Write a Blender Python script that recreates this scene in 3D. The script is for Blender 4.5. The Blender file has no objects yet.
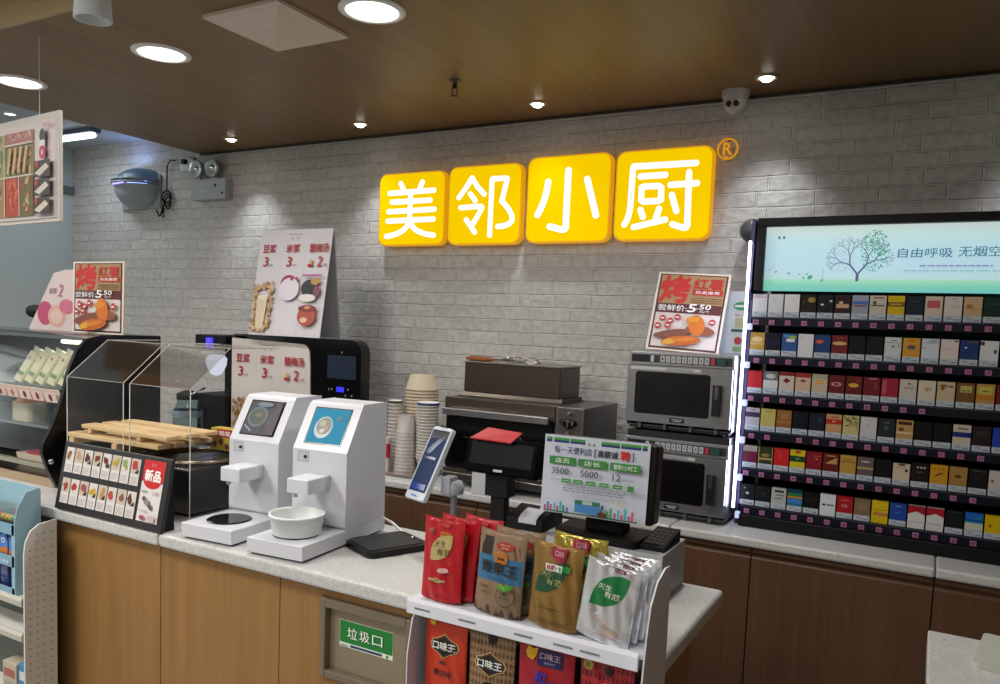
import bpy, math, random
from mathutils import Vector, Matrix
random.seed(7)
C = bpy.context.scene.collection
PI = math.pi
# ------------------------------------------------------------------ materials
def lin(h):
    h = h.lstrip('#'); o = []
    for i in (0, 2, 4):
        c = int(h[i:i+2], 16)/255
        o.append(c/12.92 if c <= .04045 else ((c+.055)/1.055)**2.4)
    return (*o, 1)
MC = {}
def mat(hexc, rough=.55, metal=0, emit=0, alpha=1, spec=.5, bump=0, bscale=60, coat=0, trans=0):
    key = (hexc, rough, metal, emit, alpha, spec, bump, bscale, coat, trans)
    if key in MC: return MC[key]
    m = bpy.data.materials.new('surface_%s' % hexc.strip('#')); m.use_nodes = True
    nt = m.node_tree; b = nt.nodes['Principled BSDF']
    b.inputs['Base Color'].default_value = lin(hexc)
    b.inputs['Roughness'].default_value = rough
    b.inputs['Metallic'].default_value = metal
    b.inputs['Specular IOR Level'].default_value = spec
    b.inputs['Coat Weight'].default_value = coat
    b.inputs['Transmission Weight'].default_value = trans
    if emit:
        q = lin(hexc); b.inputs['Base Color'].default_value = (q[0]*.2, q[1]*.2, q[2]*.2, 1)
        b.inputs['Emission Color'].default_value = lin(hexc); b.inputs['Emission Strength'].default_value = emit
    if alpha < 1: b.inputs['Alpha'].default_value = alpha
    n = nt.nodes.new('ShaderNodeTexNoise'); n.inputs['Scale'].default_value = bscale; n.inputs['Detail'].default_value = 4
    tc = nt.nodes.new('ShaderNodeTexCoord'); nt.links.new(tc.outputs['Object'], n.inputs['Vector'])
    if bump:
        bp = nt.nodes.new('ShaderNodeBump'); bp.inputs['Strength'].default_value = bump; bp.inputs['Distance'].default_value = .01
        nt.links.new(n.outputs['Fac'], bp.inputs['Height']); nt.links.new(bp.outputs['Normal'], b.inputs['Normal'])
    elif not emit and not trans:
        mr = nt.nodes.new('ShaderNodeMapRange'); mr.inputs['To Min'].default_value = max(0, rough-.05); mr.inputs['To Max'].default_value = min(1, rough+.05)
        nt.links.new(n.outputs['Fac'], mr.inputs['Value']); nt.links.new(mr.outputs['Result'], b.inputs['Roughness'])
    MC[key] = m; return m
def wood(name, c1, c2, axis='Z', scale=1.0, rough=.45, spec=.4):
    if name in MC: return MC[name]
    m = bpy.data.materials.new(name); m.use_nodes = True; nt = m.node_tree; b = nt.nodes['Principled BSDF']
    tc = nt.nodes.new('ShaderNodeTexCoord'); mp = nt.nodes.new('ShaderNodeMapping')
    s = {'X': (1.2, 22, 22), 'Y': (22, 1.2, 22), 'Z': (22, 22, 1.0)}[axis]
    mp.inputs['Scale'].default_value = [v*scale for v in s]
    n = nt.nodes.new('ShaderNodeTexNoise'); n.inputs['Scale'].default_value = 2.2; n.inputs['Detail'].default_value = 6; n.inputs['Distortion'].default_value = .5
    n2 = nt.nodes.new('ShaderNodeTexNoise'); n2.inputs['Scale'].default_value = .5; n2.inputs['Detail'].default_value = 3
    mx = nt.nodes.new('ShaderNodeMix'); mx.data_type = 'FLOAT'; mx.inputs[0].default_value = .4
    rp = nt.nodes.new('ShaderNodeValToRGB'); rp.color_ramp.elements[0].position = .36; rp.color_ramp.elements[1].position = .66
    rp.color_ramp.elements[0].color = lin(c1); rp.color_ramp.elements[1].color = lin(c2)
    nt.links.new(tc.outputs['Object'], mp.inputs['Vector']); nt.links.new(mp.outputs['Vector'], n.inputs['Vector']); nt.links.new(mp.outputs['Vector'], n2.inputs['Vector'])
    nt.links.new(n.outputs['Fac'], mx.inputs[2]); nt.links.new(n2.outputs['Fac'], mx.inputs[3])
    nt.links.new(mx.outputs[0], rp.inputs['Fac']); nt.links.new(rp.outputs['Color'], b.inputs['Base Color'])
    b.inputs['Roughness'].default_value = rough; b.inputs['Specular IOR Level'].default_value = spec
    MC[name] = m; return m
def brick():
    m = bpy.data.materials.new('whitewashed_brick'); m.use_nodes = True; nt = m.node_tree; b = nt.nodes['Principled BSDF']
    tc = nt.nodes.new('ShaderNodeTexCoord'); sp = nt.nodes.new('ShaderNodeSeparateXYZ'); cb = nt.nodes.new('ShaderNodeCombineXYZ')
    nt.links.new(tc.outputs['Object'], sp.inputs[0]); nt.links.new(sp.outputs['X'], cb.inputs['X']); nt.links.new(sp.outputs['Z'], cb.inputs['Y'])
    dn = nt.nodes.new('ShaderNodeTexNoise'); dn.inputs['Scale'].default_value = 10; dn.inputs['Detail'].default_value = 3
    nt.links.new(cb.outputs[0], dn.inputs['Vector'])
    ma = nt.nodes.new('ShaderNodeVectorMath'); ma.operation = 'MULTIPLY_ADD'; ma.inputs[1].default_value = (.012, .010, 0)
    nt.links.new(dn.outputs['Color'], ma.inputs[0]); nt.links.new(cb.outputs[0], ma.inputs[2])
    br = nt.nodes.new('ShaderNodeTexBrick'); nt.links.new(ma.outputs[0], br.inputs['Vector'])
    br.inputs['Scale'].default_value = 1; br.inputs['Brick Width'].default_value = .198; br.inputs['Row Height'].default_value = .0655
    br.inputs['Mortar Size'].default_value = .0048; br.inputs['Mortar Smooth'].default_value = .5; br.inputs['Bias'].default_value = 0
    br.offset = .42; br.squash = 1.22; br.squash_frequency = 3; br.offset_frequency = 2; br.inputs['Color1'].default_value = lin('#c0beba'); br.inputs['Color2'].default_value = lin('#b6b4b0'); br.inputs['Mortar'].default_value = lin('#d4d2ce')
    n = nt.nodes.new('ShaderNodeTexNoise'); n.inputs['Scale'].default_value = 30; n.inputs['Detail'].default_value = 6; nt.links.new(cb.outputs[0], n.inputs['Vector'])
    mx = nt.nodes.new('ShaderNodeMix'); mx.data_type = 'RGBA'; mx.blend_type = 'OVERLAY'; mx.inputs[0].default_value = .35
    nt.links.new(br.outputs['Color'], mx.inputs[6]); nt.links.new(n.outputs['Fac'], mx.inputs[7]); nt.links.new(mx.outputs[2], b.inputs['Base Color'])
    h = nt.nodes.new('ShaderNodeMath'); h.operation = 'MULTIPLY_ADD'; h.inputs[1].default_value = -.9; nt.links.new(br.outputs['Fac'], h.inputs[0])
    n3 = nt.nodes.new('ShaderNodeMath'); n3.operation = 'MULTIPLY'; n3.inputs[1].default_value = .35; nt.links.new(n.outputs['Fac'], n3.inputs[0]); nt.links.new(n3.outputs[0], h.inputs[2])
    bp = nt.nodes.new('ShaderNodeBump'); bp.inputs['Strength'].default_value = 1; bp.inputs['Distance'].default_value = .02
    nt.links.new(h.outputs[0], bp.inputs['Height']); nt.links.new(bp.outputs['Normal'], b.inputs['Normal']); b.inputs['Roughness'].default_value = .85
    b.inputs['Specular IOR Level'].default_value = .2
    return m
def stone(name, c1, c2, rough=.35):
    if name in MC: return MC[name]
    m = bpy.data.materials.new(name); m.use_nodes = True; nt = m.node_tree; b = nt.nodes['Principled BSDF']
    tc = nt.nodes.new('ShaderNodeTexCoord'); n = nt.nodes.new('ShaderNodeTexNoise'); n.inputs['Scale'].default_value = 120; n.inputs['Detail'].default_value = 5
    rp = nt.nodes.new('ShaderNodeValToRGB'); rp.color_ramp.elements[0].position = .35; rp.color_ramp.elements[1].position = .6
    rp.color_ramp.elements[0].color = lin(c1); rp.color_ramp.elements[1].color = lin(c2)
    nt.links.new(tc.outputs['Object'], n.inputs['Vector']); nt.links.new(n.outputs['Fac'], rp.inputs['Fac']); nt.links.new(rp.outputs['Color'], b.inputs['Base Color'])
    b.inputs['Roughness'].default_value = rough; MC[name] = m; return m
def glass(name='clear_acrylic', tint='#ffffff', a=.13):
    if name in MC: return MC[name]
    m = bpy.data.materials.new(name); m.use_nodes = True; nt = m.node_tree; nt.nodes.clear()
    o = nt.nodes.new('ShaderNodeOutputMaterial'); t = nt.nodes.new('ShaderNodeBsdfTransparent'); g = nt.nodes.new('ShaderNodeBsdfGlossy')
    t.inputs['Color'].default_value = lin(tint); g.inputs['Roughness'].default_value = .08
    fr = nt.nodes.new('ShaderNodeLayerWeight'); fr.inputs['Blend'].default_value = .12
    ad = nt.nodes.new('ShaderNodeMath'); ad.operation = 'MULTIPLY_ADD'; ad.inputs[1].default_value = .45; ad.inputs[2].default_value = a*.12
    mx = nt.nodes.new('ShaderNodeMixShader'); nt.links.new(fr.outputs[0], ad.inputs[0]); nt.links.new(ad.outputs[0], mx.inputs[0]); nt.links.new(t.outputs[0], mx.inputs[1]); nt.links.new(g.outputs[0], mx.inputs[2])
    nt.links.new(mx.outputs[0], o.inputs[0]); MC[name] = m; return m
# ------------------------------------------------------------------ mesh builder
TXT = {}
def text_mesh(s, bold=0):
    k = (s, bold)
    if k not in TXT:
        cu = bpy.data.curves.new('t', 'FONT'); cu.body = s; cu.size = 1; cu.resolution_u = 2; cu.fill_mode = 'FRONT'; cu.offset = bold
        ob = bpy.data.objects.new('t', cu); me = bpy.data.meshes.new_from_object(ob)
        v = [(p.co.x, p.co.y) for p in me.vertices]; f = [tuple(p.vertices) for p in me.polygons]
        bpy.data.objects.remove(ob); bpy.data.curves.remove(cu); bpy.data.meshes.remove(me)
        if v:
            x0 = min(a for a, _ in v); x1 = max(a for a, _ in v); y0 = min(b for _, b in v); y1 = max(b for _, b in v)
            v = [((a-x0)/max(1e-6, x1-x0), (b-y0)/max(1e-6, y1-y0)) for a, b in v]
        TXT[k] = (v, f)
    return TXT[k]
class MB:
    def __init__(s): s.v = []; s.f = []; s.mi = []; s.ms = []; s.sm = []
    def m(s, m):
        if m not in s.ms: s.ms.append(m)
        return s.ms.index(m)
    def add(s, vs, fs, m, smooth=False):
        o = len(s.v); s.v += [tuple(p) for p in vs]; i = s.m(m)
        for f in fs: s.f.append(tuple(o+k for k in f)); s.mi.append(i); s.sm.append(smooth)
        return s
    def box(s, x0, x1, y0, y1, z0, z1, m):
        vs = [(x0,y0,z0),(x1,y0,z0),(x1,y1,z0),(x0,y1,z0),(x0,y0,z1),(x1,y0,z1),(x1,y1,z1),(x0,y1,z1)]
        return s.add(vs, [(3,2,1,0),(4,5,6,7),(0,1,5,4),(1,2,6,5),(2,3,7,6),(3,0,4,7)], m)
    def prism(s, pts, a0, a1, m, axis='X', smooth=False):
        # pts: 2D outline; axis X: (y,z); Y: (x,z); Z: (x,y)
        def P(p, a): return (a, p[0], p[1]) if axis == 'X' else ((p[0], a, p[1]) if axis == 'Y' else (p[0], p[1], a))
        n = len(pts); vs = [P(p, a0) for p in pts]+[P(p, a1) for p in pts]
        fs = [tuple(range(n)), tuple(range(2*n-1, n-1, -1))]
        s.add(vs, fs, m); s.add(vs, [(i, i+n, (i+1) % n+n, (i+1) % n) for i in range(n)], m, smooth); return s
    def lathe(s, prof, m, c=(0,0,0), n=28, axis='Z', smooth=True, a0=0, a1=2*PI):
        vs = []; full = abs(a1-a0-2*PI) < 1e-6; k = n if full else n+1
        for r, z in prof:
            for i in range(k):
                a = a0+(a1-a0)*i/n; x, y = r*math.cos(a), r*math.sin(a)
                p = (x, y, z) if axis == 'Z' else ((x, z, y) if axis == 'Y' else (z, x, y))
                vs.append((c[0]+p[0], c[1]+p[1], c[2]+p[2]))
        fs = []
        for j in range(len(prof)-1):
            for i in range(n if full else n):
                i2 = (i+1) % k if full else i+1
                fs.append((j*k+i, j*k+i2, (j+1)*k+i2, (j+1)*k+i))
        return s.add(vs, fs, m, smooth)
    def tube(s, pts, r, m, n=8):
        pts = [Vector(p) for p in pts]; vs = []; fs = []
        for i, p in enumerate(pts):
            d = (pts[min(i+1, len(pts)-1)]-pts[max(i-1, 0)]).normalized()
            a = d.cross(Vector((0,0,1)) if abs(d.z) < .9 else Vector((1,0,0))).normalized(); b = d.cross(a)
            for k in range(n): vs.append(p+a*r*math.cos(2*PI*k/n)+b*r*math.sin(2*PI*k/n))
        for i in range(len(pts)-1):
            for k in range(n): fs.append((i*n+k, i*n+(k+1) % n, (i+1)*n+(k+1) % n, (i+1)*n+k))
        fs.append(tuple(range(n))); fs.append(tuple((len(pts)-1)*n+k for k in range(n-1, -1, -1)))
        return s.add(vs, fs, m, True)
    def build(s, name, parent=None, bevel=0, loc=None, seg=2):
        me = bpy.data.meshes.new(name); me.from_pydata(s.v, [], s.f)
        for m in s.ms: me.materials.append(m)
        for p, i, k in zip(me.polygons, s.mi, s.sm): p.material_index = i; p.use_smooth = k
        me.update(); o = bpy.data.objects.new(name, me); C.objects.link(o)
        if parent: o.parent = parent
        if loc: o.location = loc
        if bevel:
            b = o.modifiers.new('bevel', 'BEVEL'); b.width = bevel; b.segments = seg; b.limit_method = 'ANGLE'; b.angle_limit = R(40)
        return o
def R(d): return math.radians(d)
class Face:
    """draws flat graphics on a plane (or any surface map) of a mesh builder; u right, v up, in metres"""
    def __init__(s, mb, o, u=(1,0,0), v=(0,0,1), fn=None, step=.0005):
        s.mb = mb; s.o = Vector(o); s.u = Vector(u).normalized(); s.w = Vector(v).normalized(); s.n = s.u.cross(s.w); s.k = 1; s.step = step; s.fn = fn
    def P(s, x, y):
        if s.fn: return s.fn(x, y, s.k*s.step)
        return tuple(s.o+s.u*x+s.w*y+s.n*s.k*s.step)
    def poly(s, pts, m, up=True):
        if s.fn and up:
            q = []
            for (ax, ay), (bx, by) in zip(pts, pts[1:]+pts[:1]):
                n = max(1, int(math.dist((ax, ay), (bx, by))/.006)); q += [(ax+(bx-ax)*i/n, ay+(by-ay)*i/n) for i in range(n)]
            cx = sum(a for a, _ in q)/len(q); cy = sum(b for _, b in q)/len(q); n = len(q); K = 5
            vs = [s.P(cx+(a-cx)*j/K, cy+(b-cy)*j/K) for j in range(1, K+1) for a, b in q]+[s.P(cx, cy)]
            s.mb.add(vs, [(K*n, i, (i+1) % n) for i in range(n)]+[(j*n+i, (j+1)*n+i, (j+1)*n+(i+1) % n, j*n+(i+1) % n) for j in range(K-1) for i in range(n)], m); s.k += 1; return s
        s.mb.add([s.P(*p) for p in pts], [tuple(range(len(pts)))], m)
        if up: s.k += 1
        return s
    def rect(s, x0, x1, y0, y1, m): return s.poly([(x0,y0),(x1,y0),(x1,y1),(x0,y1)], m)
    def disc(s, x, y, r, m, ry=None, n=20, rot=0):
        ry = ry or r; c, q = math.cos(rot), math.sin(rot)
        return s.poly([(x+r*math.cos(2*PI*i/n)*c-ry*math.sin(2*PI*i/n)*q, y+r*math.cos(2*PI*i/n)*q+ry*math.sin(2*PI*i/n)*c) for i in range(n)], m)
    def ring(s, x, y, r0, r1, m, n=24):
        vs = [s.P(x+r*math.cos(2*PI*i/n), y+r*math.sin(2*PI*i/n)) for r in (r0, r1) for i in range(n)]
        s.mb.add(vs, [(i, (i+1) % n, (i+1) % n+n, i+n) for i in range(n)], m); s.k += 1; return s
    def line(s, pts, w, m):
        for (x0, y0), (x1, y1) in zip(pts, pts[1:]):
            d = math.hypot(x1-x0, y1-y0) or 1; a, b = -(y1-y0)/d*w/2, (x1-x0)/d*w/2
            s.poly([(x0-a, y0-b), (x1-a, y1-b), (x1+a, y1+b), (x0+a, y0+b)], m, False)
        s.k += 1; return s
    def text(s, t, x0, x1, y0, y1, m, bold=.012, slant=0):
        v, f = text_mesh(t, 0)
        g = bold*(y1-y0)*.9 if bold > .004 else 0
        for dx, dy in (((-g, 0), (g, 0), (0, g), (0, -g)) if bold > .025 else ((-g*.7, 0), (g*.7, 0)) if g else ((0, 0),)):
            s.mb.add([s.P(x0+a*(x1-x0)+slant*b*(y1-y0)+dx, y0+b*(y1-y0)+dy) for a, b in v], f, m); s.k += .12
        s.k += 1; return s
    def leaf(s, cx, cy, L, Wd, a, m):
        n, k = 14, 4; vs = []; ca, sa = math.cos(a), math.sin(a)
        for i in range(n+1):
            p = -1+2*i/n
            for j in range(k+1):
                q = (1-p*p)*(-1+2*j/k)*Wd/2; vs.append(s.P(cx+p*L/2*ca-q*sa, cy+p*L/2*sa+q*ca))
        s.mb.add(vs, [(i*(k+1)+j, (i+1)*(k+1)+j, (i+1)*(k+1)+j+1, i*(k+1)+j+1) for i in range(n) for j in range(k)], m); s.k += 1; return s
    def lines(s, x0, x1, y0, y1, n, m, frac=.5):
        h = (y1-y0)/n
        for i in range(n):
            x = x0
            while x < x1:
                w = random.uniform(.01, .03)*(x1-x0)*3
                s.poly([(x, y0+i*h), (min(x1, x+w), y0+i*h), (min(x1, x+w), y0+(i+frac)*h), (x, y0+(i+frac)*h)], m, False); x += w*1.25
        s.k += 1; return s
# ------------------------------------------------------------------ things
def tag(o, label=None, cat=None, group=None, kind=None):
    if label: o['label'] = label
    if cat: o['category'] = cat
    if group: o['group'] = group
    if kind: o['kind'] = kind
    return o
def thing(name, label, cat, loc=(0,0,0), rz=0, group=None):
    o = bpy.data.objects.new(name, None); o.empty_display_size = .05; C.objects.link(o)
    o.location = loc; o.rotation_euler = (0, 0, rz); return tag(o, label, cat, group)
def struct(name, mb, **k): return tag(mb.build(name, **k), kind='structure')
def dup(root, loc, label, rot=None, group=None):
    r = root.copy(); C.objects.link(r); r.location = loc; r['label'] = label
    if rot: r.rotation_euler = rot
    if group: r['group'] = group
    for ch in list(root.children):
        c = ch.copy(); C.objects.link(c); c.parent = r
        for g in ch.children:
            d = g.copy(); C.objects.link(d); d.parent = c
    return r
def rrect(x0, x1, y0, y1, r, n=5):
    p = []
    for cx, cy, a in ((x1-r, y1-r, 0), (x0+r, y1-r, 90), (x0+r, y0+r, 180), (x1-r, y0+r, 270)):
        for i in range(n+1): t = R(a+90*i/n); p.append((cx+r*math.cos(t), cy+r*math.sin(t)))
    return p
W = lambda e=0: mat('#f4f4f2', .5, emit=e)
WHITE = mat('#eceef0', .35); PAPER = mat('#e6e2e0', .6); BLACK = mat('#08080a', .3, spec=.35); BLACKM = mat('#0b0b0c', .6, spec=.25)
STEEL = mat('#8d8a85', .32, 1, bump=.02, bscale=200); STEELD = mat('#5b5650', .38, 1); CHROME = mat('#c9c9c9', .15, 1)
GRAYP = mat('#b9bcbf', .5); RED = mat('#c8161d', .5); DRED = mat('#7c1518', .5); GREEN = mat('#1e8a34', .5); NAVY = mat('#1c2c86', .5); DKTXT = mat('#2a2a30', .6)
# ================================================================== SETTING
CEIL = 2.635; TOP = .97; BTOP = .85
m = MB(); m.box(-5.75, 3.0, 3.55, 3.67, 0, 2.9, brick()); struct('wall_back', m)
m = MB(); m.box(-5.75, -5.63, -3.5, 3.55, 0, 2.9, mat('#b9c4c6', .8)); struct('wall_left', m)
m = MB(); m.box(2.9, 3.0, -3.5, 3.55, 0, 2.9, mat('#7b766d', .8)); struct('wall_right', m)
m = MB(); m.box(-5.75, 3.0, -3.6, -3.5, 0, 3.0, mat('#8f8b84', .8)); struct('wall_front', m)
m = MB(); m.box(-5.75, 3.0, -3.6, 3.67, -.05, 0, stone('floor_tile', '#8d8a84', '#a09d96')); struct('floor', m)
cw = wood('plywood_ceiling', '#705530', '#83673d', 'Y', .55, .42, .4)
m = MB(); m.box(-4.25, 3.0, 1.715, 3.55, CEIL, CEIL+.02, cw); struct('ceiling', m)
m = MB(); m.box(-5.75, -4.25, -3.5, 3.55, 2.765, 2.785, mat('#a9b1b6', .7)); struct('ceiling', m)
m = MB(); m.box(-4.25, 3.0, -3.5, 1.70, 2.765, 2.785, wood('orange_ply', '#b07a45', '#c58c52', 'X', .5, .4)); struct('ceiling', m)
m = MB(); m.box(-4.25, 3.0, 1.70, 1.715, CEIL, 2.765, wood('pale_fascia', '#a5956f', '#b3a27b', 'X', .6, .5)); m.box(-4.262, -4.25, 1.70, 3.55, CEIL, 2.765, cw); struct('trim_1', m)
m = MB(); m.box(-5.63, -5.60, -3.5, 3.55, 2.44, 2.49, mat('#5f6d6c', .6)); struct('trim_2', m)
m = MB(); m.box(-4.25, 2.9, 3.538, 3.55, CEIL-.012, CEIL, mat('#2b2520', .6)); struct('trim_3', m)
# ================================================================== BACK COUNTER
cab_mat = wood('walnut_cabinet', '#513723', '#624530', 'Z', .8, .5)
st = stone('grey_stone_top', '#b9bab8', '#c9cac8', .3)
for k, (a, b) in enumerate(((-4.4, -2.65), (-2.648, -.857), (-.855, .052), (.054, 1.6))):
    m = MB(); m.box(a, b, 2.955, 3.55, .815, BTOP, st)
    t = thing('stone_worktop', ['speckled grey stone worktop under the black drinks machine', 'speckled grey stone worktop under the cups and the oven',
        'speckled grey stone worktop under the microwaves and left end of the cigarette rack', 'speckled grey stone worktop at the right edge under the cigarette rack'][k], 'worktop', ((a+b)/2, 3.25, .815), group='stone worktops along the brick wall')
    m.v = [(x-(a+b)/2, y-3.25, z-.815) for x, y, z in m.v]; m.build('slab', t, .008)
edges = [-4.14+.5988*k for k in range(10)]
cl = ['below the far left of the drinks machine', 'below the black drinks machine', 'below the stacked paper cups', 'below the left half of the oven', 'below the right half of the oven',
      'below the stacked microwaves', 'below the left half of the cigarette rack', 'below the right half of the cigarette rack', 'at the right edge of the rack wall']
for k in range(9):
    x = edges[k]; w = .5988
    t = thing('base_cabinet', 'dark walnut base cabinet '+cl[k], 'cabinet', (x+w/2, 3.25, 0), group='walnut base cabinets')
    m = MB(); m.box(-w/2+.001, w/2-.001, -.26, .29, .08, .814, cab_mat); m.box(-w/2+.001, w/2-.001, -.20, .25, 0, .08, BLACKM); m.build('body', t)
    m = MB(); m.prism([(-.280, .09), (-.262, .09), (-.262, .782), (-.270, .782), (-.280, .772)], -w/2+.0025, w/2-.0025, cab_mat); m.build('door', t)
    m = MB(); m.box(-w/2+.003, w/2-.003, -.272, -.262, .792, .813, wood('walnut_rail', '#553b28', '#664a34', 'X', .8)); m.build('finger_rail', t)
# ================================================================== FRONT COUNTER
oak = wood('oak_panel', '#8a6537', '#9a7341', 'Z', .8, .5)
t = thing('service_counter', 'long oak service counter standing on the floor with a rubbish port', 'counter', (-1.8, 1.7, 0))
def lp(m, t): m.v = [(x-t.location.x, y-t.location.y, z-t.location.z) for x, y, z in m.v]; return m
m = MB(); m.box(-3.4, -.50, 1.50, 1.88, .0, .93, mat('#5a4026', .7)); lp(m, t).build('carcass', t)
m = MB(); m.box(-3.4, -1.932, 1.480, 1.497, .0, .929, oak); lp(m, t).build('front_panel', t, .0015)
m = MB(); m.box(-1.929, -1.458, 1.480, 1.497, .0, .929, oak); lp(m, t).build('front_panel', t, .0015)
m = MB(); m.box(-1.455, -1.310, 1.480, 1.497, .0, .929, oak); m.box(-1.025, -.47, 1.480, 1.497, .0, .929, oak)
m.box(-1.310, -1.025, 1.480, 1.497, 0, .696, oak); m.box(-1.310, -1.025, 1.480, 1.497, .903, .929, oak); lp(m, t).build('front_panel', t)
m = MB(); m.box(-.4985, -.482, 1.498, 1.90, .0, .929, oak); lp(m, t).build('end_panel', t, .0015)
fm = mat('#7d7160', .4, .3)
m = MB(); X0, X1, Z0, Z1 = -1.309, -1.026, .697, .902
m.box(X0, X0+.018, 1.468, 1.4975, Z0, Z1, fm); m.box(X1-.018, X1, 1.468, 1.4975, Z0, Z1, fm)
m.prism([(X0+.018, Z1), (X0+.018, Z1-.022), (X1-.018, Z1-.022), (X1-.018, Z1)], 1.468, 1.4975, fm, 'Y'); m.box(X0+.018, X1-.018, 1.468, 1.4975, Z0, Z0+.02, fm)
fr = lp(m, t).build('rubbish_port_frame', t, .003)
m = MB(); m.box(X0+.019, X1-.019, 1.488, 1.4976, Z0+.021, Z1-.023, mat('#8b8069', .45, .2)); fl = lp(m, t).build('port_flap', fr)
m = MB(); F = Face(m, (-1.258, 1.4877, .782))
F.rect(0, .166, 0, .069, mat('#e4e8e2', .5)); F.rect(.001, .165, .012, .068, mat('#107a30', .5)); F.rect(.035, .134, .003, .009, mat('#1d3a63', .5)); F.disc(.15, .006, .004, GREEN, n=10)
F.text('垃', .026, .057, .026, .054, W(), .01); F.text('圾', .065, .096, .026, .054, W(), .01); F.text('口', .105, .136, .027, .052, W(), .01); F.lines(.006, .03, .004, .009, 1, GREEN, .7)
lp(m, t).build('port_sign', fr)['label'] = 'green sticker with white characters'
t = thing('stone_countertop', 'pale grey stone countertop lying on the oak service counter', 'countertop', (-1.9, 1.68, .93))
m = MB(); m.box(-3.42, -1.907, 1.45, 1.935, .93, TOP, st); m.box(-1.905, -.415, 1.45, 1.935, .93, TOP, st); lp(m, t).build('slab', t, .010, seg=3)
# second desk, lower right
t = thing('side_desk', 'grey-topped desk corner at the lower right beside the passage', 'desk', (.6, 1.6, 0))
m = MB(); m.box(.03, 1.3, 1.2, 1.936, .93, TOP, st); lp(m, t).build('desk_top', t, .004)
m = MB(); m.box(.05, 1.28, 1.22, 1.90, .0, .929, oak); lp(m, t).build('body', t, .002)
# ================================================================== CEILING FITTINGS
def downlight(x, y, z, r, label, grp, energy, size, cat='ceiling light', col=(1, .96, .91)):
    t = thing('downlight', label, cat, (x, y, z), group=grp)
    m = MB(); m.lathe([(r*1.28, -.001), (r*1.28, -.006), (r*1.02, -.010), (r, -.004), (r, -.001)], WHITE, n=32); m.build('trim_ring', t)
    m = MB(); m.lathe([(0, -.006), (r*.6, -.006), (r, -.003)], mat('#fff9ee', .5, emit=9), n=28); m.build('lens', t)
    if energy:
        ld = bpy.data.lights.new('downlight_lamp', 'AREA'); ld.shape = 'DISK'; ld.size = size; ld.energy = energy; ld.color = col; ld.spread = R(150)
        lo = bpy.data.objects.new('downlight_lamp', ld); C.objects.link(lo); lo.parent = t; lo.location = (0, 0, -.015)
    return t
for x, lb in ((-1.726, 'large round downlight next to the square air vent'), (-2.788, 'large round downlight left of the square air vent'), (-3.772, 'large round downlight above the hanging food picture'), (-.68, 'large round downlight in front of the yellow sign, out of frame')):
    downlight(x, 2.13, CEIL, .088, lb, 'large downlights in the plywood ceiling', 7.5, .17)
for x, lb in ((-3.715, 'small spotlight above the emergency light'), (-2.746, 'small spotlight above the left of the yellow sign'), (-1.70, 'small spotlight above the middle of the yellow sign'), (-.673, 'small spotlight beside the dome camera'), (.36, 'small spotlight above the cigarette rack')):
    t = thing('spotlight', lb, 'ceiling light', (x, 3.315, CEIL), group='small spotlights by the brick wall')
    m = MB(); m.lathe([(.048, 0), (.046, -.005), (.034, -.006), (.030, -.001)], mat('#9a8f80', .4, .4), n=24); m.build('trim_ring', t)
    m = MB(); m.lathe([(0, -.014), (.018, -.014), (.024, -.004), (.03, -.001)], mat('#fff6e8', .5, emit=14), n=20); m.build('lens', t)
    ld = bpy.data.lights.new('spot_lamp', 'SPOT'); ld.energy = 20; ld.spot_size = R(80); ld.spot_blend = .9; ld.color = (.93, .96, 1) if x > -3.8 else (1, 1, 1); ld.shadow_soft_size = .03
    lo = bpy.data.objects.new('spot_lamp', ld); C.objects.link(lo); lo.parent = t; lo.location = (0, 0, -.03); lo.rotation_euler = (R(6), 0, 0)
# air vent
t = thing('air_vent', 'square white diffuser vent in the plywood ceiling', 'air vent', (-2.13, 2.103, CEIL))
m = MB(); a, b = .178, .165
vm = mat('#d6cabd', .6)
m.box(-a, a, -a, a, -.012, 0, vm)
for r0, r1, z0, z1 in ((.158, .110, -.0125, -.024), (.104, .060, -.022, -.034), (.054, .016, -.031, -.042)):
    q = [(-r0,-r0,z0),(r0,-r0,z0),(r0,r0,z0),(-r0,r0,z0),(-r1,-r1,z1),(r1,-r1,z1),(r1,r1,z1),(-r1,r1,z1)]
    m.add(q, [(1,0,4,5),(2,1,5,6),(3,2,6,7),(0,3,7,4),(7,6,5,4)], vm)
m.build('louvre', t)
# sprinkler
t = thing('sprinkler', 'small metal sprinkler head hanging from the plywood ceiling', 'sprinkler', (-1.871, 2.872, CEIL))
m = MB(); m.lathe([(.028, 0), (.026, -.004), (.012, -.008), (.009, -.03), (.016, -.034), (.016, -.037), (0, -.037)], STEELD, n=16); m.tube([(-.012, 0, -.034), (-.012, 0, -.06), (0, 0, -.068), (.012, 0, -.06), (.012, 0, -.034)], .003, STEELD, 6); m.lathe([(0, -.066), (.018, -.068), (.018, -.070), (0, -.070)], STEELD, n=12); m.build('head', t)
# dome camera
t = thing('dome_camera', 'white eyeball security camera under the ceiling right of the yellow sign', 'camera', (-.825, 3.455, CEIL))
m = MB(); m.lathe([(.058, 0), (.057, -.02), (.050, -.04), (0, -.045)], mat('#a9a39e', .4), n=28); m.build('base', t)
e = MB(); e.lathe([(.001, .047)]+[(.047*math.sin(R(a)), .047*math.cos(R(a))) for a in range(15, 181, 15)], mat('#b4afab', .35), n=24); eb = e.build('eyeball', t, loc=(0, -.004, -.05))
m = MB()
for x in (-.016, .014): m.lathe([(0, -.049), (.0115, -.047), (.0125, -.036)], BLACK, (x, 0, -.012), n=14, axis='Y')
m.build('lens', eb)
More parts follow.
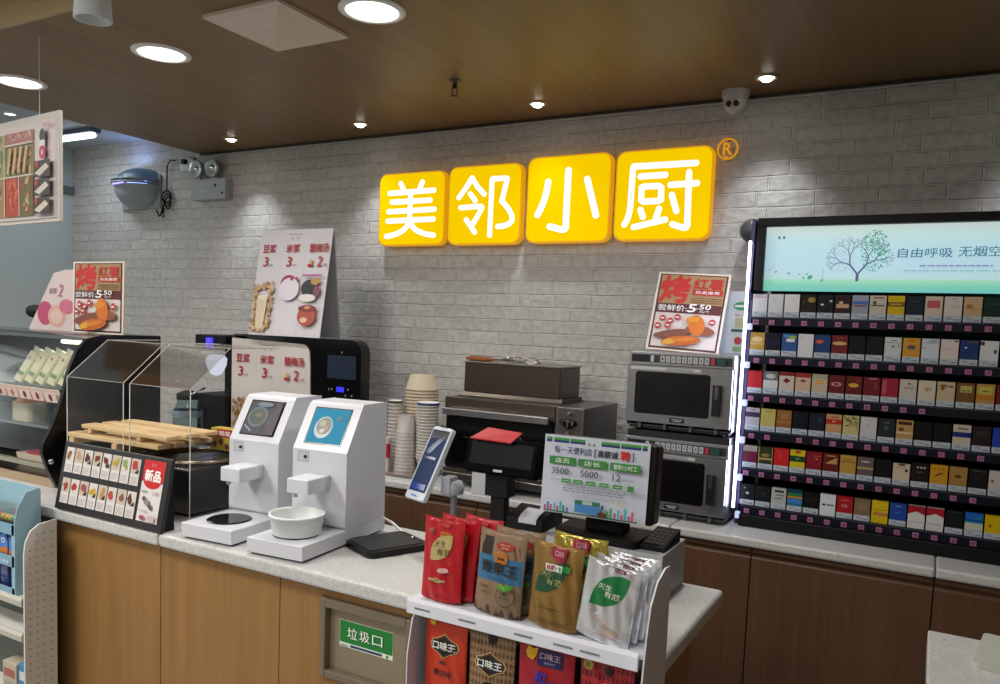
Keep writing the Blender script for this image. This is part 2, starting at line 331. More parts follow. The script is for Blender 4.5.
# track spot cylinder
t = thing('cylinder_lamp', 'white cylinder lamp hanging at the top left of the ceiling', 'lamp', (-2.455, 1.62, 2.765))
m = MB(); m.lathe([(0, 0), (.02, 0), (.02, -.06), (.012, -.062)], WHITE, n=16); m.build('mount', t)
m = MB(); m.lathe([(0, -.062), (.046, -.064), (.058, -.232), (.048, -.233), (.042, -.20), (0, -.20)], mat('#c9d2d6', .4), n=28); m.build('shade', t)
# store ceiling lights at left, added panel lights behind
t = thing('tube_light', 'short white tube light on the higher ceiling at left', 'ceiling light', (-5.03, 3.19, 2.765))
m = MB(); m.box(-.2, .22, -.035, .035, -.03, 0, mat('#5d6c80', .5)); m.build('housing', t)
m = MB(); m.tube([(-.2, 0, -.045), (.2, 0, -.045)], .018, mat('#eef6ff', .5, emit=6)); m.build('tube', t)
ld = bpy.data.lights.new('tube_lamp', 'AREA'); ld.shape = 'RECTANGLE'; ld.size = .4; ld.size_y = .05; ld.energy = 3; ld.color = (.8, .9, 1); lo = bpy.data.objects.new('tube_lamp', ld); C.objects.link(lo); lo.parent = t; lo.location = (0, 0, -.07)
downlight(-4.99, 2.758, 2.765, .03, 'tiny downlight on the higher ceiling beside the tube light', None, 0, .1)
for i, (x, y, e_) in enumerate(((-4.6, .6, 34), (-4.6, -1.6, 40), (-2.6, .1, 40), (-2.6, -2.0, 40), (-.9, .2, 13), (-.6, -1.6, 24), (1.4, -1.6, 3))):  # unseen panels put in for light; one near the counter brightens the pegboard
    t = thing('added_panel_light', 'square white panel light added on the shop ceiling outside the view', 'ceiling light', (x, y, 2.765), group='added panel lights over the shop floor')
    m = MB(); m.box(-.3, .3, -.3, .3, -.012, 0, WHITE); m.build('frame', t, .002)
    m = MB(); m.box(-.28, .28, -.28, .28, -.014, -.0125, mat('#fffaf0', .5, emit=3)); m.build('diffuser', t)
    ld = bpy.data.lights.new('added_panel_lamp', 'AREA'); ld.shape = 'SQUARE'; ld.size = .56; ld.energy = e_; ld.color = (1, .98, .95); lo = bpy.data.objects.new('added_panel_lamp', ld); C.objects.link(lo); lo.parent = t; lo.location = (0, 0, -.03)
# ================================================================== YELLOW SIGN
YEL = mat('#ffd200', .9, emit=.95, spec=0); YS = mat('#f7ab00', .4, emit=.7); WS = mat('#ffffff', .4, emit=1.1)
def inv_quad(p, q):
    TL, TR, BR, BL = q; u, v = .5, .5
    for _ in range(12):
        x = (1-v)*((1-u)*TL[0]+u*TR[0])+v*((1-u)*BL[0]+u*BR[0])-p[0]; y = (1-v)*((1-u)*TL[1]+u*TR[1])+v*((1-u)*BL[1]+u*BR[1])-p[1]
        a = (1-v)*(TR[0]-TL[0])+v*(BR[0]-BL[0]); b = (1-u)*(BL[0]-TL[0])+u*(BR[0]-TR[0]); c = (1-v)*(TR[1]-TL[1])+v*(BR[1]-BL[1]); d = (1-u)*(BL[1]-TL[1])+u*(BR[1]-TR[1])
        D = a*d-b*c; u -= (x*d-b*y)/D; v -= (a*y-c*x)/D
    return u, 1-v
def arc(*pts, n=6):  # quadratic-ish smoothing through 3 points
    (x0, y0), (x1, y1), (x2, y2) = pts; cx, cy = 2*x1-(x0+x2)/2, 2*y1-(y0+y2)/2
    return [((1-t)**2*x0+2*t*(1-t)*cx+t*t*x2, (1-t)**2*y0+2*t*(1-t)*cy+t*t*y2) for t in [i/n for i in range(n+1)]]
glyphs = [
 ('美', -2.752, -2.306, 2.012, 2.408, ((38,100),(505,65),(492,628),(28,637)), 30, [
   [(195,170),(212,205)], [(348,157),(330,200)], [(115,242),(427,218)], [(132,308),(402,292)], [(108,380),(430,360)], [(102,450),(424,434)],
   [(263,232),(262,370)], [(260,402),(260,450)], arc((260,445),(205,525),(92,565)), arc((260,445),(310,520),(426,556))]),
 ('邻', -2.296, -1.852, 2.010, 2.418, ((38,95),(562,58),(552,645),(28,660)), 32, [
   [(210,172),(165,245),(114,314)], [(210,172),(250,235),(300,288)], [(198,286),(236,334)], [(130,387),(262,376)]+arc((262,376),(284,382),(276,408))+[(218,512)], [(172,474),(236,564)],
   [(344,584),(354,190)], [(354,190)]+arc((354,190),(358,180),(370,178))+[(445,174)]+arc((445,174),(460,178),(458,192))+[(426,338)], arc((426,338),(500,470),(400,522), n=10)]),
 ('小', -1.834, -1.380, 2.012, 2.436, ((58,107),(590,70),(582,638),(50,648)), 38, [
   arc((197,260),(175,370),(132,468)), [(325,188),(318,520)]+arc((318,520),(312,556),(270,556))+[(215,542)], [(444,244),(475,360),(504,470)]]),
 ('厨', -1.370, -.905, 2.014, 2.432, ((43,140),(572,98),(570,628),(38,642)), 32, [
   [(482,202),(160,222)]+arc((160,222),(144,224),(140,240))+[(136,400)]+arc((136,400),(128,490),(104,548)), [(184,278),(322,268)],
   [(194,340),(206,334),(290,330),(302,340),(304,405),(292,414),(206,418),(194,408),(194,340)], [(192,464),(208,504)], [(296,458),(278,520)], [(158,562),(332,518)],
   [(352,324),(492,314)], [(362,380),(390,470)], [(448,254),(452,530)]+arc((452,530),(448,560),(420,560))+[(372,544)]])]
for g, x0, x1, z0, z1, q, sw, strokes in glyphs:
    w, h = x1-x0-.012, z1-z0-.006
    t = thing('sign_tile', 'glowing yellow rounded tile with the white character '+g+' on the brick wall', 'sign', ((x0+x1)/2, 3.55, (z0+z1)/2), group='yellow character tiles of the shop sign')
    m = MB(); m.prism(rrect(-w/2, w/2, -h/2, h/2, .045, 6), -.055, -.018, YS, 'Y'); m.prism(rrect(-w/2+.008, w/2-.008, -h/2+.008, h/2-.008, .04, 6), -.060, -.055, YEL, 'Y'); m.box(-.1, .1, -.018, 0, -.1, .1, BLACKM); m.build('box', t, .004)
    m = MB(); px = (q[1][0]-q[0][0]); sr = sw/2*w/px
    def loc2(p):
        u, v = inv_quad(p, q); return ((u-.5)*w, (v-.5)*h)
    for sk in strokes:
        pts = [loc2(p) for p in sk]; pts = [p for i, p in enumerate(pts) if i == 0 or math.dist(p, pts[i-1]) > 1e-4]
        L, Rr = [], []
        def nrm(a, b): d = math.dist(a, b); return (-(b[1]-a[1])/d, (b[0]-a[0])/d)
        for i, p in enumerate(pts):
            n1 = nrm(pts[i-1], p) if i else nrm(p, pts[i+1]); n2 = nrm(p, pts[i+1]) if i < len(pts)-1 else n1
            k = 1/max(.5, 1+n1[0]*n2[0]+n1[1]*n2[1]); nx, ny = (n1[0]+n2[0])*k, (n1[1]+n2[1])*k
            L.append((p[0]+nx*sr, p[1]+ny*sr)); Rr.append((p[0]-nx*sr, p[1]-ny*sr))
        y1, y0 = -.060, -.0655
        vs = [(a[0], y0, a[1]) for a in L]+[(a[0], y0, a[1]) for a in Rr]+[(a[0], y1, a[1]) for a in L]+[(a[0], y1, a[1]) for a in Rr]; n = len(pts)
        fs = []
        for i in range(n-1): fs += [(i, i+1, n+i+1, n+i), (i, i+1, 2*n+i+1, 2*n+i), (n+i, n+i+1, 3*n+i+1, 3*n+i)]
        m.add(vs, fs, WS)
        for e in (pts[0], pts[-1]): m.lathe([(0, y0-.0002), (sr, y0-.0002), (sr, y1)], WS, (e[0], 0, e[1]), n=18, axis='Y', smooth=False)
    m.build('character', t)
t = thing('trademark_ring', 'orange registered trademark ring right of the yellow sign', 'sign', (-.862, 3.55, 2.412))
m = MB(); m.lathe([(.040, -.02), (.046, -.02), (.046, -.03), (.040, -.03), (.040, -.02)], mat('#f0a010', .4, emit=.75), n=32, axis='Y', smooth=False); F = Face(m, (0, -.03, 0)); F.text('R', -.018, .020, -.026, .026, mat('#f0a010', .4, emit=.75), .035)
m.tube([(0, -.02, .042), (0, 0, .042)], .004, BLACKM); m.tube([(0, -.02, -.042), (0, 0, -.042)], .004, BLACKM)
m.box(-.012, .0, -.029, -.018, -.04, -.03, mat('#f0a010', .4, emit=.75)); m.build('ring', t)
def lamp_area(name, loc, sx, sy, e, col, rot, parent=None):
    ld = bpy.data.lights.new(name, 'AREA'); ld.shape = 'RECTANGLE'; ld.size = sx; ld.size_y = sy; ld.energy = e; ld.color = col
    lo = bpy.data.objects.new(name, ld); C.objects.link(lo); lo.location = loc; lo.rotation_euler = rot
    if parent: lo.parent = parent
    return lo
# ================================================================== CIGARETTE RACK
t = thing('cigarette_rack', 'tall black cigarette rack with a lit tree banner standing on the right worktop', 'rack', (-.1, 3.34, BTOP))
DK = mat('#06070a', .5, spec=.25); DKB = mat('#07080c', .6, spec=.2)
def RL(m): m.v = [(x+.1, y-3.34, z-BTOP) for x, y, z in m.v]; return m
m = MB(); m.box(-.63, .48, 3.48, 3.5, .85, 2.05, DKB); RL(m).build('back_panel', t)
m = MB(); m.prism([(3.16, .852), (3.48, .852), (3.48, 2.05), (3.14, 2.05), (3.13, 1.78), (3.165, 1.74)], -.656, -.643, mat('#3c3a66', .25, .3)); RL(m).build('side_panel', t)  # purple-blue LED reflection put into this side's colour
m = MB(); m.prism([(3.16, .852), (3.48, .852), (3.48, 2.05), (3.14, 2.05), (3.13, 1.78), (3.165, 1.74)], .481, .493, DK); RL(m).build('side_panel', t)
m = MB(); m.box(-.635, .48, 3.125, 3.48, .852, .898, DK); RL(m).build('base', t, .004)
m = MB(); m.box(-.635, .48, 3.135, 3.47, 2.02, 2.052, DK); m.box(-.635, -.603, 3.13, 3.19, 1.775, 2.02, DK); m.box(.45, .48, 3.13, 3.19, 1.775, 2.02, DK); hd = RL(m).build('header_frame', t, .003)
def grad_banner():
    m = bpy.data.materials.new('lit_banner'); m.use_nodes = True; nt = m.node_tree; b = nt.nodes['Principled BSDF']
    tc = nt.nodes.new('ShaderNodeTexCoord'); sp = nt.nodes.new('ShaderNodeSeparateXYZ'); rp = nt.nodes.new('ShaderNodeValToRGB')
    mr = nt.nodes.new('ShaderNodeMapRange'); mr.inputs['From Min'].default_value = 1.775-BTOP; mr.inputs['From Max'].default_value = 2.02-BTOP
    nt.links.new(tc.outputs['Object'], sp.inputs[0]); nt.links.new(sp.outputs['Z'], mr.inputs['Value']); nt.links.new(mr.outputs[0], rp.inputs['Fac'])
    cr = rp.color_ramp; cr.elements[0].position = 0; cr.elements[0].color = lin('#6fd6cf'); cr.elements[1].position = 1; cr.elements[1].color = lin('#dcebe4')
    for p, c in ((.10, '#73d6b4'), (.17, '#93dfae'), (.205, '#bcdfe0'), (.4, '#b9dcec'), (.75, '#bfe4e8'), (.9, '#cfe8e2')):
        e = cr.elements.new(p); e.color = lin(c)
    b.inputs['Base Color'].default_value = (.1, .13, .14, 1); nt.links.new(rp.outputs['Color'], b.inputs['Emission Color']); b.inputs['Emission Strength'].default_value = .74; b.inputs['Roughness'].default_value = .3
    return m
m = MB(); m.box(-.603, .45, 3.158, 3.18, 1.777, 2.019, grad_banner())
F = Face(m, (-.603, 3.158, 1.777), step=.0006)
tk = mat('#5f6b9c', .5, emit=.35); tg = mat('#3fae8c', .5, emit=.5); tt = mat('#2d7fa0', .5, emit=.5); tq = mat('#7fb0c4', .5, emit=.6)
def branch(x, y, a, l, w, d, mm, side):
    x1, y1 = x+l*math.cos(a), y+l*math.sin(a)
    # crown limit: half-heart
    cx = .330+side*.052; inside = ((x1-cx)/.052)**2+((y1-.142)/.075)**2 < 1.0
    if not inside and d < 5: x1, y1 = x+(x1-x)*.6, y+(y1-y)*.6
    F.line([(x, y), (x1, y1)], w, mm); F.k -= 1
    if d > 0:
        for k in (-1, 1): branch(x1, y1, a+k*random.uniform(.3, .65), l*random.uniform(.68, .82), max(.0009, w*.68), d-1, mm, side)
F.rect(.325, .335, .038, .066, tk)
branch(.328, .066, R(128), .042, .006, 6, tk, -1); branch(.332, .066, R(52), .042, .006, 6, tk, 1); F.k += 1
for i in range(330):
    a, r = random.uniform(0, 2*PI), math.sqrt(random.random()); x, y = .382+.050*r*math.cos(a), .148+.075*r*math.sin(a)
    if x < .336: continue
    F.disc(x, y, .0022, tg, n=5); F.k -= 1
F.k += 1
for i in range(200):
    a, r = random.uniform(0, 2*PI), math.sqrt(random.random()); x, y = .278+.048*r*math.cos(a), .145+.072*r*math.sin(a)
    F.disc(x, y, .0011, mat('#8d97c6', .5, emit=.5), n=4); F.k -= 1
F.k += 1
for x, y, r, mm in ((.168, .052, .010, tg), (.09, .066, .006, tq), (.156, .064, .005, tq), (.145, .05, .004, tk), (.044, .072, .004, tk), (.21, .04, .006, tq), (.13, .063, .004, tq), (.02, .08, .003, tg)): F.disc(x, y, r, mm, r*.7, 8, .6)
F.line([(.212, .04), (.214, .08)], .001, tk)
F.rect(.045, .053, .196, .206, tt).rect(.063, .070, .196, .206, tt)
F.text('自由呼吸', .458, .628, .122, .156, tt, .014, .05); F.text('无烟空间', .645, .815, .124, .160, tt, .014, .05)
F.lines(.53, .75, .090, .098, 1, mat('#8f9cc8', .5, emit=.6), .7); F.lines(.48, .80, .074, .078, 1, tq, .7)
b = RL(m).build('lit_banner', t); b['label'] = 'glowing pale blue banner with two trees and blue characters'
lamp_area('banner_glow', (.0, 3.13-3.34, 1.9-BTOP), .95, .2, .5, (.75, .95, 1), (R(90), 0, 0), t)
rowz = [1.676, 1.527, 1.378, 1.231, 1.082, .932]
tagm = mat('#a4618f', .5); tagw = mat('#4b2340', .5)
for r, z in enumerate(rowz):
    m = MB(); m.box(-.635, .48, 3.150, 3.30, z-.006, z-.001, DK); m.box(-.635, .48, 3.146, 3.150, z-.034, z+.0, mat('#0c0c16', .4, spec=.25)); m.box(-.635, .48, 3.1445, 3.146, z-.005, z-.001, mat('#3c4656', .3, .4)); RL(m).build('shelf', t)
    m = MB(); m.box(-.648, -.632, 3.125, 3.148, z-.052, z-.028, mat('#cfd8ff', .3, emit=.9)); RL(m).build('glowing_bracket', t)  # acrylic bit beside the tube; LED light it catches is put in as emission
    for c in range(14):
        if (r == 3 and c in (2,)) or (r == 2 and c > 10): continue
        if r*14+c > 95: break
        x = -.62+.0592*c+(.012 if r % 2 else 0)
        m = MB(); m.box(x-.010, x+.010, 3.1435, 3.1455, z-.030, z-.012, tagm)
        F = Face(m, (x, 3.1435, z-.021)); n = r*15+c+1
        F.text(str(n), -.006, .006, -.005, .005, tagw, .03)
        RL(m).build('price_tag', t)
m = MB(); m.tube([(-.652, 3.105, .925), (-.650, 3.10, 1.962)], .0055, mat('#eef0ff', .4, emit=7)); RL(m).build('led_tube', t)['label'] = 'vertical white glowing tube'
lamp_area('led_glow', (-.660+.1, 3.10-3.34, 1.45-BTOP), 1.04, .03, 3.0, (.66, .70, 1), (0, R(90), 0), t)
ord_ = ['first', 'second', 'third', 'fourth', 'fifth', 'sixth', 'seventh', 'eighth', 'ninth', 'tenth', 'eleventh', 'twelfth', 'thirteenth', 'fourteenth', 'fifteenth']
rown = ['top row', 'second row', 'third row', 'fourth row', 'fifth row', 'bottom row']
# body colour, description, decals (kind, x0,x1,y0,y1 as fractions, colour), height factor, strip
P = [
 [('#c6c4c8','white with a thin red line',[('r',0,1,.8,.825,'#b05060')]),('#c4c4c8','plain white',[('r',.3,.5,.6,.63,'#a9a9b0')]),('#cfcfd1','plain pale grey',[('r',.4,.6,.7,.73,'#b0b0b6')]),
  ('#17120f','black with a gold emblem',[('d',.7,.7,.26,.2,'#8f7a30'),('d',.2,.6,.1,.12,'#5b1c1c')]),('#0f1218','black with two white marks',[('d',.3,.45,.12,.07,'#cfcfcf'),('d',.85,.65,.1,.08,'#b9b9b9')]),('#2b1414','dark brown with a cream cloud',[('r',.1,.9,.28,.5,'#b89474'),('d',.4,.58,.14,.1,'#c9a98c')]),
  ('#8d93a0','grey with a blue stripe',[('r',.05,.95,.5,.68,'#3a66a6'),('r',.1,.9,.38,.45,'#7b4440')]),('#b9b1a2','beige with a brown drawing',[('r',.2,.85,.84,.92,'#a14a3c'),('r',.1,.9,.42,.5,'#6d6252'),('d',.3,.6,.13,.14,'#5c5344')]),('#c2a411','yellow with a brown band',[('r',0,1,.42,.66,'#6b4b1c'),('r',.15,.85,.5,.58,'#a99a30')]),
  ('#12202c','very dark teal',[('r',.3,.8,.7,.73,'#2f4858')]),('#c3b0a0','cream with a red square',[('r',.12,.85,.38,.78,'#b0545a')]),('#c5bcb2','cream with faint script',[('r',.35,.8,.45,.5,'#a99f98'),('r',.4,.7,.85,.92,'#a9a5a0')]),('#b89d78','tan with a brown figure',[('d',.3,.5,.2,.16,'#8c6f50'),('r',.1,.9,.32,.42,'#c08c40')]),('#0f2b1e','dark green',[('r',.2,.8,.6,.7,'#1d4a30')])],
 [('#a9853c','gold with a white slash',[('d',.5,.6,.4,.2,'#c9b480'),('r',0,.9,.28,.42,'#b8a06a')]),('#0c0e1c','black with a navy base',[('r',.1,.9,.3,.5,'#161a38')]),('#2c4f8c','blue and green with a white panel',[('d',.7,.8,.25,.14,'#8da83c'),('d',.3,.85,.2,.12,'#4c86c4'),('r',.3,.85,.52,.7,'#cfcfd2')]),('#c9c9cd','all white with a pale ring',[('d',.2,.85,.1,.06,'#a9a9a4')]),
  ('#1c3a66','blue with an orange swirl',[('d',.3,.6,.26,.14,'#c2552c'),('d',.75,.65,.2,.16,'#243f7c')]),('#6b1c22','maroon with a gold plaque',[('d',.5,.55,.46,.14,'#c0a468'),('r',.35,.42,.82,.88,'#b07050'),('r',.6,.67,.82,.88,'#b07050')]),('#0c0c0e','black',[('d',.5,.5,.3,.07,'#17171a')]),('#0d0d0d','soot black',[('d',.5,.45,.25,.06,'#161616')]),
  ('#b9c0c0','white with a black line',[('r',0,1,.7,.72,'#2a3030'),('d',.5,.5,.09,.1,'#68806c'),('r',.8,.88,.45,.62,'#7c8484'),('r',.35,.7,.82,.86,'#6c7474')]),('#bf8a2e','golden orange with a dark circle',[('d',.5,.5,.26,.17,'#5b4a5a'),('r',.3,.7,.83,.88,'#a3541c')]),('#bcc3ca','silver white with a dark line',[('r',.1,1,.76,.78,'#4c5660'),('d',.15,.5,.12,.08,'#9aa2aa'),('r',.4,.9,.82,.92,'#8c9aa2')]),
  ('#c9bdb9','white with pale pink lines',[('r',.1,.9,.52,.55,'#c0a09c'),('r',.1,.9,.42,.45,'#c0a09c'),('r',.75,.95,.88,.95,'#3c3c3c')]),('#1f3566','navy blue with a white dot',[('d',.3,.6,.08,.05,'#c9d3e0'),('r',.4,1,.88,.94,'#6b5a3c')]),('#c9c9c9','white with a maroon corner',[('r',0,.22,.76,.95,'#5a2c36'),('r',.75,.9,.35,.55,'#4a4460')])],
 [('#a51f24','bright red',[('r',0,1,.94,1,'#7c1518')]),('#5f6462','grey with a white moon',[('d',.5,.72,.33,.2,'#a9aba4'),('r',0,1,0,.48,'#b9bcb8')]),('#b8aaa0','beige with red top and maroon diamond',[('r',0,1,.8,1,'#7a1c24'),('p',.5,.52,.26,.16,'#641c22')]),('#bb9f88','tan with red top and brown diamond',[('r',0,1,.76,1,'#8c2420'),('p',.5,.56,.22,.1,'#7a3a22')]),
  ('#b2a38c','beige with an orange square',[('r',.3,.75,.45,.66,'#c98c40'),('d',.55,.55,.12,.06,'#d4b030'),('r',0,1,.76,1,'#9b9480')]),('#5c1a20','maroon with a pink rosette',[('d',.48,.5,.34,.16,'#b58a84'),('d',.48,.5,.16,.1,'#702028')]),('#5a1c18','maroon with a gold oval',[('d',.48,.5,.33,.16,'#c09a34'),('d',.75,.75,.12,.05,'#a03c2c')]),('#641a22','deep crimson',[('r',.7,.8,.35,.75,'#8c3c3c'),('r',.3,.8,.9,.95,'#a98484')]),
  ('#8c1f30','raspberry red',[('r',.06,.3,.1,.9,'#a44a58')]),('#b5ada0','cream with a tiny dark crest',[('d',.55,.78,.1,.06,'#4a403a'),('r',.25,.8,.52,.57,'#6d5c50')]),('#c0b4a0','cream with orange letters',[('r',.3,.8,.6,.63,'#8f7a5c'),('r',.4,.6,.45,.6,'#c07c44'),('r',.65,.72,.5,.6,'#6f8c3c')]),('#b3a285','tan with a brown leaf',[('d',.35,.78,.24,.12,'#6c6a2c'),('d',.3,.65,.1,.15,'#8c4a20'),('r',.65,.9,.72,.8,'#4a4038')]),
  ('#6b4a22','brown with a pale green square',[('r',.2,.85,.5,.85,'#a4a254'),('d',.4,.6,.1,.05,'#5a5a24'),('d',.65,.6,.1,.05,'#5a5a24')]),('#a8884a','gold with a yellow square',[('r',.15,.85,.48,.85,'#b5ac4a'),('r',0,1,.2,.42,'#b56c1c'),('r',.3,.7,.6,.66,'#6c6424')]),('#6e1a1c','wine red',[('r',.2,.8,.5,.55,'#8c4a30')])],
 [('#9f9aa2','grey and white with a purple band',[('r',0,1,.45,.75,'#3a2440'),('r',.35,.7,.85,.9,'#4a4a50')]),('#a89c54','pale mustard',[('r',.3,.75,.82,.86,'#6d6430')]),('#80552c','copper brown',[('r',.25,.8,.5,.8,'#8f6844'),('r',0,1,.25,.35,'#9b6a2c')]),('#0a0e14','black with a blue tint',[('r',.2,.8,.4,.5,'#101a26')]),('#141a24','charcoal with a blue curve',[('d',.6,.55,.3,.12,'#2c4a6c',.8),('d',.5,.5,.28,.12,'#141a24',.8)]),
  ('#b08a60','tan with a red band',[('r',0,1,.45,.72,'#a8221c'),('r',.3,.8,.8,.9,'#9c7040'),('d',.5,.6,.12,.05,'#d0a080')]),('#b5aa70','black and cream patterned',[('n',0,1,.42,1,'#1c1c12')]),('#b4b4b6','all white with grey letters',[('r',.4,.6,.8,.84,'#8a8a8e'),('r',.45,.52,.45,.62,'#9a9a9e')]),('#1d2726','dark slate',[('r',.3,.7,.75,.8,'#5a6664'),('p',.5,.5,.16,.14,'#47524f')]),('#a88750','gold with a brown band and figure',[('r',.1,.9,.75,.93,'#3a2415'),('d',.3,.5,.16,.14,'#5c3a20'),('r',0,1,.27,.36,'#c9b890')]),
  ('#0a0a0c','jet black',[('d',.5,.4,.3,.06,'#141416')]),('#0b0b0b','coal black',[('d',.5,.4,.3,.06,'#131313')]),('#b8ae9c','cream with a navy band',[('r',0,1,.35,.62,'#1c2a6c'),('r',.25,.85,.78,.84,'#2c2c30')]),('#231c1c','smoky dark brown',[('r',.2,.8,.5,.75,'#332a28')]),('#1d3f9c','royal blue',[('d',.8,.7,.2,.2,'#5c8ad8')])],
 [('#5c1632','grape purple with a grey top',[('r',0,1,.65,1,'#8a8478')]),('#28301a','dark green with a gold leaf',[('d',.5,.5,.3,.14,'#7c6a28'),('r',0,1,.22,.34,'#a08a54'),('r',0,.06,0,1,'#8f844c'),('r',.94,1,0,1,'#8f844c')]),('#b0201e','vivid red',[('d',.4,.55,.2,.05,'#c84034',.8)]),('#c0aa1e','yellow with a dark green band',[('r',0,1,.32,.66,'#1e3c1e'),('d',.5,.5,.14,.08,'#5a8060'),('p',.5,.9,.24,.1,'#9c2c1c')]),('#7a1522','crimson with gold dots',[('d',.65,.6,.1,.06,'#a8763c'),('r',.4,.9,.75,.8,'#a04c44')]),
  ('#5c1a16','maroon with a gold triangle',[('t',.12,.9,.42,.8,'#ad8a54'),('r',.2,.8,.84,.9,'#ad8a54')]),('#a8843c','gold with a red line',[('r',0,1,.62,.66,'#7c2c1c'),('r',.2,.8,.75,.82,'#8f6c24')]),('#5c4f4c','grey brown with a pale logo',[('d',.5,.75,.3,.07,'#a99c9c'),('r',0,1,.33,.45,'#a08c5c')]),('#0a0c0c','all black',[('d',.5,.4,.3,.06,'#131516')]),('#bcae94','short cream',[('r',.3,.7,.88,1,'#5a3428'),('r',.72,.88,.5,.68,'#2c2420'),('r',.2,.7,.72,.76,'#9c5c44')]),
  ('#141312','black with three white marks',[('r',.3,.42,.72,.8,'#b0b0a8'),('r',.5,.62,.72,.8,'#b0b0a8'),('r',.7,.82,.72,.8,'#b0b0a8'),('d',.5,.5,.2,.06,'#5c4030')]),('#b8861c','amber yellow with a brown bird',[('d',.5,.5,.28,.07,'#6c3a14',.5),('r',.2,.3,.75,.82,'#8c3a1c'),('r',.45,.55,.75,.82,'#8c3a1c'),('r',.7,.8,.75,.82,'#8c3a1c')]),('#96733c','dull gold with a brown rose',[('d',.5,.5,.2,.12,'#5c3414')]),('#151516','black with a red dot',[('d',.4,.45,.12,.1,'#3a1418'),('r',.2,.9,.88,.93,'#4a4a4a')]),('#b4aea8','pale grey with a pink mark',[('d',.2,.45,.1,.12,'#a05a50')])],
 [('#14191a','black with a silver flower',[('d',.5,.42,.13,.12,'#8f9494'),('d',.3,.75,.08,.05,'#7c8484')]),('#141618','charcoal black with a grey smudge',[('d',.55,.5,.2,.12,'#2c3236')]),('#a2a29c','light grey with dark letters',[('r',.2,.85,.72,.88,'#3a3a38'),('r',.3,.9,.5,.6,'#6c6c68'),('r',.2,.8,.3,.38,'#6c6c68')]),('#1e6a78','green, orange and blue striped',[('r',0,1,.6,.85,'#2a6c3c'),('r',0,1,.48,.6,'#b0742c'),('r',0,1,.15,.42,'#3c74b8'),('r',0,1,.85,1,'#16245c')]),('#0a0c0a','black with a green tint',[('r',.2,.8,.4,.6,'#121712')]),
  ('#c3c7ca','white with a black apple shape',[('d',.25,.52,.12,.09,'#14181c'),('r',.42,.9,.49,.56,'#5a6066')]),('#96171d','red with a white ring',[('d',.48,.42,.2,.13,'#c98a8a'),('d',.48,.42,.13,.08,'#96171d'),('r',.2,.8,.75,.82,'#b85058')]),('#735c43','taupe brown',[('r',.2,.85,.3,.75,'#7d6a52')]),('#c2a80c','yellow with an orange band',[('r',.1,1,.35,.5,'#a8703c'),('r',.1,.9,.6,.63,'#8c7a10')]),('#1d3f8c','bright blue',[('d',.5,.45,.14,.06,'#3a6ab8'),('r',.3,.7,.82,.86,'#7c94c0')]),
  ('#c4c4c4','red and white roofed',[('h',0,1,.5,1,'#8f1a26')]),('#c2c2c2','red and white chevron',[('h',0,1,.5,1,'#9a1c2a')]),('#0e1613','black with a green edge',[('r',.1,.9,.9,.93,'#34443c')]),('#1f5fae','blue beach picture',[('r',0,1,.5,.62,'#123f80'),('r',0,1,.0,.42,'#b4b4a0'),('r',0,1,.42,.5,'#2c9cb4'),('d',.8,.75,.12,.05,'#3c9c78')]),('#c4a40e','yellow with a red figure',[('d',.3,.4,.1,.14,'#a4541c')])]]
pw, pd, ph = .054, .024, .088
strip = mat('#a9b2ba', .5); stl = mat('#7d858d', .6)
nostrip = {(5, 5), (5, 10), (5, 11), (5, 8), (1, 3)}
for r, row in enumerate(P):
    for c, (col, desc, dec) in enumerate(row):
        x = -.6115+.0593*c; z = rowz[r]; h = ph if not (r == 4 and c == 9) else .078
        if r == 5: h = .082
        o = None; m = MB(); m.box(-pw/2, pw/2, 0, pd, 0, h, mat(col, .4, spec=.22))
        F = Face(m, (-pw/2, 0, 0), step=.0003)
        for d in dec:
            k, a, b, c0, d0, cc = d[:6]; mm = mat(cc, .4, spec=.22)
            zb = 0 if (r, c) in nostrip or k == 'h' else .0; H = h
            f = lambda yv: (.022+(H-.022)*yv) if (r, c) not in nostrip else H*yv
            if k == 'r': F.rect(a*pw, b*pw, f(c0), f(d0), mm)
            elif k == 'd': F.disc(a*pw, f(b), c0*pw, mm, d0*(H-.022)*.75, 14, d[6] if len(d) > 6 else 0)
            elif k == 'p': F.poly([((a-c0)*pw, f(b)), (a*pw, f(b-d0)), ((a+c0)*pw, f(b)), (a*pw, f(b+d0))], mm)
            elif k == 't': F.poly([(a*pw, f(c0)), (b*pw, f(c0)), (b*pw, f(d0))], mm)
            elif k == 'h': F.poly([(0, H), (0, H*.62), (pw/2, H*.76), (pw, H*.62), (pw, H)][::-1], mm); F.rect(.1*pw, .9*pw, H*.28, H*.31, stl)
            elif k == 'n':
                for _ in range(46): xx = random.uniform(.03, .88)*pw; yy = random.uniform(f(c0), f(.95)); F.rect(xx, xx+random.uniform(.002, .007), yy, yy+.002, mm)
        if (r, c) not in nostrip:
            F.rect(0, pw, .0005, .021, strip); F.rect(.15*pw, .45*pw, .013, .016, stl); F.rect(.15*pw, .6*pw, .008, .010, stl); F.rect(.62*pw, .9*pw, .005, .010, stl)
        o = m.build('cigarette_pack', loc=(x, 3.158, z))
        tag(o, desc+' cigarette pack, '+ord_[c]+' in the '+rown[r], 'cigarette pack', 'cigarette packs on the '+rown[r])
t = thing('wall_speaker', 'dark round disc on the brick wall at the upper left of the cigarette rack', 'speaker', (-.728, 3.55, 2.05))
m = MB(); m.lathe([(0, -.10), (.036, -.095), (.05, -.07), (.05, -.04), (.03, -.02), (.02, 0)], mat('#4b4d50', .35), n=28, axis='Y'); m.build('shell', t)
